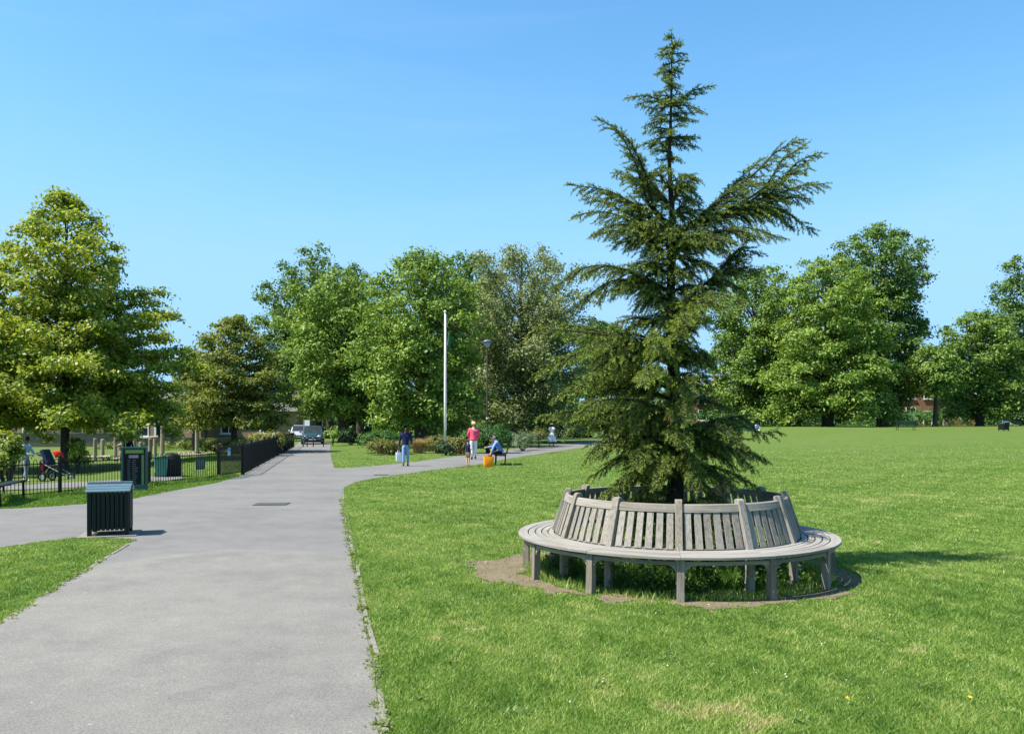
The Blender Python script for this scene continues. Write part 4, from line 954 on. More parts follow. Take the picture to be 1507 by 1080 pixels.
def slat_bench(loc, rz, label, mat=M_GREEN, L=1.8, frame=M_BLACK, legs=(-.42, .42)):
    """faces its own -y"""
    e = empty('park_bench', loc, rz, label, 'bench')
    s = MB()
    for k in range(5): s.box((0, -.24+k*.098, .435-.006*k), (L, .082, .03))
    s.build('seat', mat, e, bevel=.004)
    b = MB()
    for k in range(4): b.box((0, 0, 0), (L, .024, .082), Matrix.Translation((0, .235+k*.03, .53+k*.1)) @ Matrix.Rotation(-.28, 4, 'X'))
    b.build('backrest', mat, e, bevel=.004)
    for f in legs:
        x = f*L
        l = MB(); l.tube([(x, -.22, -.02), (x, -.2, .42)], .024, 6); l.tube([(x, .16, -.02), (x, .19, .42), (x, .25, .55), (x, .36, .9)], .024, 6); l.tube([(x, -.24, .405), (x, .2, .39)], .02, 6); l.build('leg', frame, e)
    return e
slat_bench(Vector((-10.72, 17.1, 0)), R(106), 'dark green slatted bench by the railings, cut by the left frame edge', L=1.7, mat=M_DKGREEN, legs=(-.47, .47))
slat_bench(on(1333, 75), R(180-3), 'green slatted bench standing empty on the far lawn')
slat_bench(on(1101, 76), R(170), 'green bench mostly hidden behind the cedar, next to the person in pale blue')
BN = on(738, 33.2)
slat_bench(BN+Vector((-.02, -.05, 0)), R(-64-26), 'black slatted path bench carrying two seated people', mat=M_BLACK, L=1.75)

# notice board in front of the railings
nb = empty('notice_board', on(198, 20.3), R(17), 'dark green framed notice board with a lime header in front of the railings', 'notice board')
nb_f = MB(); nb_f.box((-.275, 0, .54), (.05, .07, 1.12)); nb_f.box((.275, 0, .54), (.05, .07, 1.12)); nb_f.box((0, 0, 1.075), (.5, .07, .05)); nb_f.box((0, 0, .1), (.5, .07, .12)); nb_f.build('frame', M_GREEN, nb, bevel=.005)
MB().box((0, .005, .6), (.5, .03, .92)).build('board', M_BLACK, nb)
MB().box((0, -.016, .985), (.43, .008, .1)).build('header_panel', pmat('lime panel', (.14, .24, .03), (.12, .21, .03), 5, .5), nb)
MB().box((.19, -.016, .53), (.06, .008, .74)).build('side_panel', pmat('olive panel', (.17, .22, .08), (.14, .19, .06), 5, .5), nb)
MB().box((-.02, -.016, .86), (.22, .008, .075)).build('poster', pmat('faded pink paper', (.4, .27, .36), (.33, .22, .3), 9, .8), nb)
tx = MB()
for k in range(13):
    for (x0, wd) in ((-.16, random.uniform(.05, .08)), (-.05, random.uniform(.07, .13))): tx.box((x0+wd/2, -.013, .77-k*.047), (wd, .004, .012))
tx.build('notice_text', pmat('pale print', (.2, .22, .22), (.15, .16, .17), 20, .8), nb)
tx = MB()
for k in range(9): tx.box((-.16+k*.04, -.022, .985), (.026, .004, .034))
tx.build('header_lettering', pmat('light green print', (.35, .45, .2), (.3, .4, .18), 20, .7), nb)

# ------------------------------------------------------------------ railings, gate
def railing(name, label, A, B, h, gap, post_every, hoop=True, group=None):
    e = empty(name, A, math.atan2((B-A).y, (B-A).x), label, 'railings', group); L = (B-A).length
    np_ = max(1, round(L/post_every)); W = L/np_
    def zz(x):
        p = A.lerp(B, x/L); return gzf(p.x, p.y)-A.z
    for i in range(np_):
        m = MB(); x0, x1 = i*W, (i+1)*W
        for z in (.1, h-.1): m.tube([(x0, 0, zz(x0)+z), (x1, 0, zz(x1)+z)], .014, 5)
        n = int(W/gap)
        for k in range(n):
            x = x0+(k+.5)*W/n; z = zz(x)
            if hoop:
                if k % 2 == 0:
                    x2 = x+W/n; m.tube([(x, 0, z+.02), (x, 0, z+h-.06), (x+.012, 0, z+h-.02), ((x+x2)/2, 0, z+h), (x2-.012, 0, z+h-.02), (x2, 0, z+h-.06), (x2, 0, z+.02)], .0085, 5)
            else: m.tube([(x, 0, z+.02), (x, 0, z+h)], .0085, 5)
        m.build('railing_panel', M_BLACK, e)
    for i in range(np_+1):
        x = i*W; p = MB(); p.box((x, 0, zz(x)+h/2), (.055, .055, h+.08)); p.ball((x, 0, zz(x)+h+.05), .036, 8, 6); p.build('post', M_BLACK, e)
    return e
FA, FB, FC, FD = Vector((-14.2, 8.2, 0)), at(322, 705), at(357, 699), Vector((-15.25, 57, 0))
FA = Vector((-11.1-(17.7-11)*.326, 11, 0))
railing('bow_top_railings', 'low black bow topped railings along the near side of the playground', FA, FB, .86, .095, 2.6)
railing('path_railings', 'black railings running away beside the straight path, past the gate', FC, FD, 1.0, .1, 2.7, group=None)
g = empty('playground_gate', FB, math.atan2((FC-FB).y, (FC-FB).x), 'black railed playground gate carrying a small pale blue notice', 'gate'); L = (FC-FB).length
for x in (.0, L): MB().box((x, 0, .5), (.09, .09, 1.06)).build('gate_post', M_BLACK, g, bevel=.006)
m = MB()
for z in (.12, .55, .95): m.tube([(.07, 0, z), (L-.07, 0, z)], .018, 6)
m.tube([(.07, 0, .1), (.07, 0, .97)], .02, 6); m.tube([(L-.07, 0, .1), (L-.07, 0, .97)], .02, 6); m.build('gate_frame', M_BLACK, g)
m = MB(); n = int(L/.075)
for k in range(1, n): m.tube([(.07+(L-.14)*k/n, 0, .12), (.07+(L-.14)*k/n, 0, .99)], .011, 5)
m.build('gate_bars', M_BLACK, g)
MB().box((L*.38, -.03, .8), (.2, .008, .24)).build('notice', pmat('pale blue notice', (.2, .38, .48), (.3, .45, .52), 12, .5), g)
MB().box((L*.38, -.036, .86), (.15, .004, .05)).build('notice_heading', pmat('blue print', (.04, .1, .2), (.05, .12, .24), 9, .6), g)
sg = empty('railing_sign', at(314, 706).lerp(FB, 0)+Vector((-.25, -.35, 0)), R(60), 'small dark green sign plate fixed low on the railings beside the gate', 'sign')
MB().box((0, 0, .48), (.34, .015, .3)).build('plate', M_GREEN, sg, bevel=.003)
m = MB()
for k in range(4): m.box((0, -.01, .57-k*.055), (.26-.05*(k % 2), .004, .02))
m.build('sign_text', pmat('pale green print', (.25, .32, .3), (.2, .27, .25), 15, .7), sg)
MB().tube([(-.14, .012, -.02), (-.14, .012, .6)], .012, 6).build('stake', M_BLACK, sg)

# wheeled bins behind the railings
def wheelie(loc, rz, mat, label, s=1.0):
    e = empty('wheeled_bin', loc, rz, label, 'wheeled bin', 'bins behind the railings')
    MB().box((0, 0, .42*s), (.44*s, .5*s, .8*s), taper=(1.28, 1.28)).build('body', mat, e, bevel=.02)
    l = MB(); l.box((0, -.02, .85*s), (.6*s, .7*s, .05*s)); l.box((0, .33*s, .84*s), (.5*s, .05*s, .06*s)); l.build('lid', mat, e, bevel=.015)
    for sx in (-1, 1): MB().tube([(sx*.2*s, .22*s, .1*s), (sx*.26*s, .22*s, .1*s)], .1*s, 12).build('wheel', M_BLACK, e)
    MB().tube([(-.22*s, .39*s, .8*s), (.22*s, .39*s, .8*s)], .018*s, 6).build('handle', mat, e)
wheelie(on(237, 25.6), R(24), pmat('green plastic', (.05, .2, .14), (.06, .24, .17), 6, .4), 'green wheeled bin behind the railings, next to the black dome', .72)
db = empty('compost_bin', on(252, 25.9), R(24), 'black domed plastic bin behind the railings', 'bin')
pr = [(.28, 0), (.31, .05), (.31, .48), (.285, .6), (.2, .7), (.08, .745), (0, .75)]
m = MB(); m.tube([(0, 0, z) for r, z in pr], [max(r, .002) for r, z in pr], 20); m.build('body', M_BLACK, db, True)
MB().box((0, -.305, .42), (.16, .02, .07)).build('flap', M_DKGREEN, db, bevel=.004)

# ------------------------------------------------------------------ playground timber
W_LOG = woodmat('bleached log', (.42, .38, .31), (.24, .2, .15), .5)
def posts(label, defs, Y, rails=()):
    e = empty('climbing_frame', on(defs[0][0], Y), 0, label, 'climbing frame', 'timber trail in the playground'); o = Vector(e.location)
    for (px, top, dy) in defs:
        b = on(px, Y+dy)-o; z1 = EYE+(HZ-top)*(Y+dy)/F-o.z
        MB().tube([b-Vector((0, 0, .1)), (b.x, b.y, z1-.03), (b.x, b.y, z1)], [.11, .1, .075], 10).build('post', W_LOG, e)
    for (p0, y0, p1, y1, dy) in rails:
        a = Vector(((p0-CX)*(Y+dy)/F, Y+dy, EYE+(HZ-y0)*(Y+dy)/F))-o; b = Vector(((p1-CX)*(Y+dy)/F, Y+dy, EYE+(HZ-y1)*(Y+dy)/F))-o
        MB().tube([a, b], .085, 10).build('beam', W_LOG, e)
    return e
posts('low timber balance trail with two uprights nearest the oak trunk', [(140, 645, 0), (151, 646, .4), (128, 672, 0), (160, 672, .2)], 46, [(120, 673, 163, 672, 0), (135, 690, 165, 683, -1.5)])
posts('cluster of weathered posts behind the man in navy', [(170, 643, 0), (176, 654, .5), (198, 646, .3), (207, 650, 0), (178, 664, -.6)], 45, [(170, 656, 180, 654, 0), (168, 676, 190, 672, -.6)])
posts('pair of timber posts with a top beam above the green wheeled bin', [(221, 645, 0), (228, 645, .5), (243, 668, .3)], 46, [(219, 644, 233, 643, .2)])
def pole(px, top, base, label):
    Y = 50; e = empty('timber_pole', on(px, Y), 0, label, 'pole', 'tall poles in the playground'); z = EYE+(HZ-top)*Y/F-e.location.z
    MB().tube([(0, 0, -.1), (0, 0, z-.05), (0, 0, z)], [.13, .11, .08], 10).build('shaft', W_LOG, e); MB().tube([(0, 0, z*.72), (0, 0, z*.72+.06)], .125, 10).build('collar', M_STEEL, e)
pole(239, 617, 668, 'tall timber pole in front of the pale house door'); pole(290, 611, 668, 'tall timber pole standing alone right of the house')
lb = MB(); lb.tube([(0, 0, .14), (2.3, .1, .14)], .14, 10); lb.tube([(.4, -.5, .1), (1.6, -.55, .1)], .1, 10)
o = lb.build('log_seats', W_LOG); o.location = on(262, 50); tag(o, 'low log seats lying on the playground grass', 'logs')

# ------------------------------------------------------------------ lamp, flagpole, stump
fp = empty('flagpole', on(655, 44), 0, 'tall white flagpole with a drooping green flag behind the flower bed', 'flagpole')
Hf = EYE+(HZ-460)*44/F
MB().tube([(0, 0, -.1), (0, 0, 3), (0, 0, Hf)], [.065, .06, .04], 14).build('pole', M_WHITE, fp, True)
MB().ball((0, 0, Hf+.05), .075).build('finial', M_WHITE, fp, True)
MB().tube([(.02, -.085, 1.2), (.02, -.085, 1.35)], .03, 6).build('cleat', M_STEEL, fp)
MB().tube([(.07, -.06, 1.3), (.08, -.04, Hf-.1)], .007, 4).build('halyard', M_WHITE, fp)
m = MB(); nu, nv = 9, 9; vs_ = []
for i in range(nu):
    for j in range(nv):
        u, v = i/(nu-1), j/(nv-1); x = .06+u*.26*(1-.15*v); z = Hf-.95-v*.8-u*.4*(.4+.6*u)
        vs_.append((x, .09*math.sin(u*7+v*2)*u**.5+.03*math.sin(v*5), z))
m.add(vs_, [(i*nv+j, i*nv+j+1, (i+1)*nv+j+1, (i+1)*nv+j) for i in range(nu-1) for j in range(nv-1)])
fl = m.build('flag', leafmat('green flag cloth', (.05, .17, .07), (.07, .22, .1), .3), fp, True)
sol = fl.modifiers.new('cloth', 'SOLIDIFY'); sol.thickness = .006
lp = empty('street_lamp', on(717, 45), 0, 'tall slender black lamp post with a lantern head rising from the domed shrub', 'lamp post')
Hl = EYE+(HZ-512)*45/F
MB().tube([(0, 0, -.1), (0, 0, .9), (0, 0, .95), (0, 0, Hl)], [.085, .085, .05, .035], 12).build('post', M_BLACK, lp, True)
MB().tube([(0, 0, 1.9), (0, 0, 2.0)], .06, 10).build('collar', M_CREAM, lp)
MB().tube([(0, 0, Hl), (0, 0, Hl+.06), (0, 0, Hl+.32)], [.06, .12, .24], 12).build('lantern', pmat('frosted lamp glass', (.22, .27, .3), (.3, .35, .38), 8, .25), lp, True)
MB().tube([(0, 0, Hl+.3), (0, 0, Hl+.34), (0, 0, Hl+.42), (0, 0, Hl+.47)], [.28, .29, .17, .03], 16).build('cap', pmat('blue grey lamp cap', (.07, .1, .15), (.1, .13, .18), 8, .35), lp, True)

# ------------------------------------------------------------------ cars, sign and posts at the end of the path
def car(loc, rz, paint, label, L=4.1, W=1.72, H=1.47):
    """nose towards own -y"""
    e = empty('parked_car', loc, rz, label, 'car', 'cars parked at the end of the path'); h = L/2
    side = [(-h, .32), (-h+.02, .52), (-h+.1, .68), (-h+.95, .9), (h-.35, .95), (h-.05, .9), (h, .6), (h-.03, .26), (h-.4, .17), (-h+.3, .17)]
    M = Matrix.Rotation(math.pi/2, 4, 'Z')      # x of the profile becomes y
    b = MB(); b.prism([(x, z) for x, z in side], -W/2, W/2, M)
    for i, v in enumerate(b.v):
        if abs(v[1]) > h-.2: b.v[i] = (v[0]*.86, v[1], v[2])
    body = b.build('body', paint, e, bevel=.06)
    c = MB(); lo = [(-h+.9, .88), (h-.15, .9)]; hi = [(-h+1.65, H), (h-.75, H-.02)]
    vs_ = []
    for (x, z), k in ((lo[0], .94), (lo[1], .94), (hi[1], .76), (hi[0], .76)):
        for s in (-1, 1): vs_.append((s*W/2*k, x, z))
    c.add(vs_, [(0, 1, 3, 2), (2, 3, 5, 4), (4, 5, 7, 6), (6, 7, 1, 0), (0, 2, 4, 6), (1, 7, 5, 3)])
    c.build('roof', paint, e, bevel=.07)
    def win(name, q, out):
        m = MB(); q = [Vector(p) for p in q]; cen = sum(q, Vector())/4; n = (q[1]-q[0]).cross(q[2]-q[0]).normalized()
        if n.dot(Vector(out)) < 0: n = -n
        q2 = [cen+(p-cen)*.86+n*.008 for p in q]; q1 = [cen+(p-cen)*.86-n*.03 for p in q]
        m.add(q1+q2, [(0, 1, 2, 3), (4, 5, 6, 7), (0, 1, 5, 4), (1, 2, 6, 5), (2, 3, 7, 6), (3, 0, 4, 7)]); m.build(name, glassmat(), e)
    win('windscreen', [vs_[0], vs_[1], vs_[7], vs_[6]], (0, -1, .5)); win('rear_window', [vs_[2], vs_[3], vs_[5], vs_[4]], (0, 1, .5))
    for s, idx in ((-1, (0, 2, 4, 6)), (1, (1, 3, 5, 7))):
        A, B, C_, D = [Vector(vs_[i]) for i in idx]
        mid0, mid1 = A.lerp(B, .5), D.lerp(C_, .5)
        win('side_window', [A, mid0, mid1, D], (s, 0, .2)); win('side_window', [mid0, B, C_, mid1], (s, 0, .2))
        MB().ball((s*(W/2+.07), -h+1.15, .95), (.1, .06, .07)).build('wing_mirror', paint, e, True)
        MB().ball((s*W*.33, -h+.07, .62), (.19, .09, .09)).build('headlight', M_STEEL, e, True)
        for y in (-h+.78, h-.75):
            wl = MB(); wl.tube([(s*(W/2-.2), y, .31), (s*(W/2+.01), y, .31)], .31, 18); wo_ = wl.build('wheel', M_BLACK, e)
            MB().tube([(s*(W/2), y, .31), (s*(W/2+.02), y, .31)], .19, 14).build('rim', M_STEEL, wo_)
    MB().box((0, -h-.005, .38), (.52, .02, .11)).build('number_plate', M_CREAM, e); MB().box((0, -h-.0, .5), (W*.5, .03, .07)).build('grille', M_BLACK, e)
    MB().box((0, -h+.01, .3), (W*.8, .06, .1)).build('bumper', M_BLACK, e, bevel=.02)
    return e
car(on(460.5, 66), R(12), pmat('dark teal car paint', (.02, .055, .075), (.024, .06, .08), 3, .2, spec=.6, coat=.8), 'dark blue green car parked facing the path end, right of the silver one')
car(on(441, 77), R(15), pmat('silver car paint', (.55, .57, .58), (.5, .52, .54), 3, .22, metal=.25, coat=.6), 'silver white car parked behind the dark one at the path end')
car(on(1492, 129), R(80), pmat('pale grey car paint', (.6, .6, .62), (.55, .56, .58), 3, .25, coat=.5), 'pale car parked beyond the far hedge at the right')
car(on(640, 118), R(85), pmat('white car paint', (.75, .75, .74), (.7, .7, .7), 3, .25, coat=.5), 'white car glimpsed beyond the lime trunks behind the flagpole')
car(on(548, 120), R(88), pmat('white van paint', (.72, .73, .74), (.68, .68, .7), 3, .25, coat=.5), 'white car glimpsed through the avenue trunks', 4.6, 1.8, 1.8)
sp = empty('sign_post', on(447, 58.5), 0, 'thin grey post with a small square white sign at the end of the path', 'sign')
MB().tube([(0, 0, -.1), (0, 0, 1.95)], .03, 8).build('post', M_STEEL, sp); MB().box((.25, -.035, 1.68), (.36, .012, .4)).build('plate', M_WHITE, sp, bevel=.003); MB().box((.25, -.036, 1.68), (.4, .006, .44)).build('plate_border', M_STEEL, sp)
for px, l in ((446, 'low black bollard at the left of the path end'), (461, 'middle black bollard in front of the dark car'), (476, 'low black bollard nearest the lawn at the path end'), (452, 'thin bollard under the white sign')):
    b = empty('bollard', on(px, 57.5), 0, l, 'bollard', 'bollards across the end of the path')
    MB().tube([(0, 0, -.05), (0, 0, .75), (0, 0, .8)], [.035, .035, .015], 10).build('shaft', M_BLACK, b, True); MB().tube([(0, 0, .62), (0, 0, .67)], .038, 10).build('band', M_CREAM, b)

# ------------------------------------------------------------------ houses and walls
B_STOCK = brickmat('stock brick', (.36, .24, .13), (.28, .18, .1), (.3, .27, .22))
B_RED = brickmat('red brick', (.4, .13, .065), (.33, .1, .05), (.32, .25, .2))
B_WALL = brickmat('old wall brick', (.17, .135, .11), (.22, .16, .125), (.2, .18, .15))
M_SLATE = pmat('roof slate', (.09, .09, .1), (.13, .125, .13), 9, .8, .4)
def house(loc, W, H, brick, label, openings, D=8, rz=0, roof_h=2.6):
    """front faces own -y; openings: (kind, x centre, z bottom, width, height)"""
    e = empty('brick_house', loc, rz, label, 'house', 'houses round the park')
    xs_ = sorted(openings, key=lambda q: q[1]); wl = MB()
    # front wall built round the openings: piers, spandrels
    cols = sorted({q[1] for q in openings}); edges = [-W/2]
    for c in cols:
        ww = max(q[3] for q in openings if q[1] == c); edges += [c-ww/2, c+ww/2]
    edges.append(W/2)
    for i in range(0, len(edges), 2): wl.box(((edges[i]+edges[i+1])/2, .15, H/2), (edges[i+1]-edges[i], .3, H))
    for k, c in enumerate(cols):
        ops = sorted([q for q in openings if q[1] == c], key=lambda q: q[2]); ww = edges[2*k+2]-edges[2*k+1]; z = 0
        for q in ops+[(0, 0, H, 0, 0)]:
            if q[2]-z > .01: wl.box((c, .15, (z+q[2])/2), (ww, .3, q[2]-z))
            z = q[2]+q[4]
    wl.box((-W/2+.15, D/2+.15, H/2), (.3, D-.3, H)); wl.box((W/2-.15, D/2+.15, H/2), (.3, D-.3, H)); wl.box((0, D+.15, H/2), (W, .3, H))
    wl.build('wall', brick, e)
    for kind, x, z, ww, hh in openings:
        fr = MB(); t = .1 if kind == 'window' else .16
        for sx in (-1, 1): fr.box((x+sx*(ww/2-t/2), .05, z+hh/2), (t, .2, hh))
        fr.box((x, .05, z+hh-t/2), (ww-2*t, .2, t))
        if kind == 'window':
            fr.box((x, .05, z+t/2), (ww-2*t, .2, t)); fr.box((x, .08, z+hh*.5), (ww-2*t, .1, .06)); fr.box((x, .08, z+hh*.5), (.05, .09, hh-2*t))
            f = fr.build('window', M_WHITE, e); MB().box((x, .16, z+hh/2), (ww-2*t, .02, hh-2*t)).build('pane', glassmat(), f)
            MB().box((x, -.06, z-.06), (ww+.3, .25, .12)).build('sill', M_CREAM, f)
        else:
            f = fr.build('door', M_WHITE, e); MB().box((x, .14, z+hh/2-.05), (ww-2*t, .05, hh-.1)).build('door_leaf', M_DKGREEN, f); MB().ball((x+ww*.25, .1, z+1), .04).build('handle', M_STEEL, f)
    rf = MB(); rf.prism([(-.4, H), (D+.6, H), (D/2+.1, H+roof_h)], -W/2-.1, W/2+.1, Matrix.Rotation(math.pi/2, 4, 'Z')); r = rf.build('roof', M_SLATE, e)
    ch = MB(); ch.box((W/2-1, D/2, H+roof_h), (.9, .6, 1.8)); ch.tube([(W/2-1.2, D/2, H+roof_h+.85), (W/2-1.2, D/2, H+roof_h+1.2)], .12, 8); ch.tube([(W/2-.8, D/2, H+roof_h+.85), (W/2-.8, D/2, H+roof_h+1.2)], .12, 8); ch.build('chimney', brick, r)
    return e
hy = 80
def hx(px, Y=hy): return (px-CX)*Y/F
o = on(234, hy); house(o, 8.2, 4.4, B_STOCK, 'brown stock brick house with white sash window and pale door, behind the timber posts', [('window', hx(204)-o.x, .75, 2.0, 1.8), ('door', hx(243)-o.x, .05, 2.1, 2.3), ('window', hx(204)-o.x, 3.0, 1.4, 1.1)], roof_h=1.3)
o = on(85, hy+1); house(o, 9.5, 3.8, B_STOCK, 'brown brick house mostly hidden behind the oak crown', [('window', -2.6, .9, 1.8, 1.6), ('window', 2.4, .9, 1.8, 1.6)], roof_h=1.2)
o = on(372, hy+4); house(o, 9, 3.2, B_STOCK, 'brown brick house hidden behind the bronze tinged tree', [('window', -2.5, .9, 1.6, 1.6), ('window', 1.5, .9, 1.6, 1.6)], roof_h=1.0)
o = on(1338, 136); house(o, 9.5, 7.5, B_RED, 'red brick house with white windows showing left of the small drooping tree', [('window', -2.6, 1.2, 1.6, 1.9), ('window', .3, 1.0, 1.7, 2.0), ('window', -2.6, 4.4, 1.5, 1.7), ('window', .3, 4.4, 1.5, 1.7), ('door', 3.1, .05, 1.6, 2.4), ('window', 3.1, 4.4, 1.3, 1.6)])
o = on(1407, 136.5); house(o, 6.2, 7.5, B_RED, 'red brick house with a narrow window between the small tree and the spreading lime', [('window', -1.6, 1.1, 1.3, 1.9), ('window', 1.4, 1.1, 1.3, 1.9), ('window', -1.6, 4.4, 1.2, 1.7), ('window', 1.4, 4.4, 1.2, 1.7)])
o = on(1032, 138); house(o, 9, 6.5, B_RED, 'red brick house glimpsed between the lower cedar branches', [('window', -2.6, 1.2, 1.5, 1.8), ('window', .2, 1.2, 1.5, 1.8), ('window', 2.8, 1.2, 1.5, 1.8), ('window', 0.2, 4.0, 1.5, 1.6)], roof_h=1.6)
a, b = on(-60, 70), on(205, 73); wl = MB(); L = (b-a).length; Mw = Mz(a, math.atan2((b-a).y, (b-a).x))
wl.box((L/2, 0, .5), (L, .25, 1.3)); 
gw = empty('garden_wall', a, math.atan2((b-a).y, (b-a).x), 'old grey brown brick garden wall behind the playground', 'wall'); wl.build('wall', B_WALL, gw); MB().box((L/2, 0, 1.2), (L, .34, .1)).build('coping', M_STONE, gw)
a, b = on(210, 73), on(420, 80); L = (b-a).length
gw = empty('garden_wall', a, math.atan2((b-a).y, (b-a).x), 'low brown brick wall in front of the house door', 'wall'); MB().box((L/2, 0, .3), (L, .25, .7)).build('wall', B_WALL, gw); MB().box((L/2, 0, .7), (L, .34, .1)).build('coping', M_STONE, gw)
railing('park_railings', 'dark iron railings along the far edge of the lawn', on(1290, 128), on(1530, 128), 1.7, .3, 4.5, hoop=False)
gp = empty('gate_pillar', on(1391, 119), 0, 'short pale stone pillar at the far edge of the lawn', 'pillar'); MB().box((0, 0, .45), (.55, .55, 1.0)).build('shaft', M_STONE, gp, bevel=.02); MB().box((0, 0, 1.0), (.7, .7, .1)).build('cap', M_STONE, gp, bevel=.02)
# ------------------------------------------------------------------ people
SKIN_D = pmat('brown skin', (.16, .085, .05), (.13, .07, .042), 9, .55)
SKIN_L = pmat('light skin', (.55, .34, .25), (.48, .29, .21), 9, .55)
def cloth(name, c): return pmat(name, c, tuple(x*.82 for x in c), 7, .85, .3, fine=60, spec=.15)
def skinmesh(name, verts, edges, rad, root, mat, parent, extra=None):
    me = bpy.data.meshes.new(name); bm = bmesh.new(); sk = bm.verts.layers.skin.verify()
    vs_ = [bm.verts.new(v) for v in verts]
    for v, r in zip(vs_, rad):
        rr_ = r if isinstance(r, tuple) else (r, r)
        v[sk].radius = rr_
    vs_[root][sk].use_root = True
    for a, b in edges: bm.edges.new((vs_[a], vs_[b]))
    bm.to_mesh(me); bm.free()
    t = bpy.data.objects.new(name, me); COL.objects.link(t)
    t.modifiers.new('skin', 'SKIN'); s = t.modifiers.new('sub', 'SUBSURF'); s.levels = 1
    dg = bpy.context.evaluated_depsgraph_get(); out = bpy.data.meshes.new_from_object(t.evaluated_get(dg)); bpy.data.objects.remove(t); bpy.data.meshes.remove(me)
    if extra:
        bm = bmesh.new(); bm.from_mesh(out); tmp = bpy.data.meshes.new('tmp'); tmp.from_pydata(extra.v, [], extra.f); bm.from_mesh(tmp); bm.to_mesh(out); bm.free(); bpy.data.meshes.remove(tmp)
    out.name = name; out.materials.clear(); out.materials.append(mat); out.shade_smooth()
    o = bpy.data.objects.new(name, out); COL.objects.link(o); o.parent = parent; return o
STAND = dict(pelvis=(0, 0, .95), spine=(0, 0, 1.15), chest=(0, .0, 1.33), neck=(0, .01, 1.47), jaw=(0, -.015, 1.53), head=(0, -.015, 1.61), crown=(0, 0, 1.68))
for s, n in ((-1, 'r'), (1, 'l')):
    STAND.update({'sh'+n: (s*.18, .01, 1.4), 'el'+n: (s*.235, .03, 1.13), 'wr'+n: (s*.25, -.04, .89), 'pa'+n: (s*.25, -.06, .81), 'hi'+n: (s*.09, 0, .9), 'kn'+n: (s*.095, -.02, .5), 'an'+n: (s*.095, .02, .09), 'to'+n: (s*.105, -.13, .035)})
RAD = dict(pelvis=(.15, .105), spine=(.125, .095), chest=(.15, .1), neck=.05, jaw=.056, head=(.076, .09), crown=.055)
for n in 'rl': RAD.update({'sh'+n: .058, 'el'+n: .04, 'wr'+n: .027, 'pa'+n: (.034, .02), 'hi'+n: .082, 'kn'+n: .055, 'an'+n: .036, 'to'+n: .03})
EDG = [('pelvis', 'spine'), ('spine', 'chest'), ('chest', 'neck'), ('neck', 'jaw'), ('jaw', 'head'), ('head', 'crown')]
for n in 'rl': EDG += [('chest', 'sh'+n), ('sh'+n, 'el'+n), ('el'+n, 'wr'+n), ('wr'+n, 'pa'+n), ('pelvis', 'hi'+n), ('hi'+n, 'kn'+n), ('kn'+n, 'an'+n), ('an'+n, 'to'+n)]
M_EYE = pmat('dark eye', (.02, .015, .012), (.03, .02, .015), 5, .3)
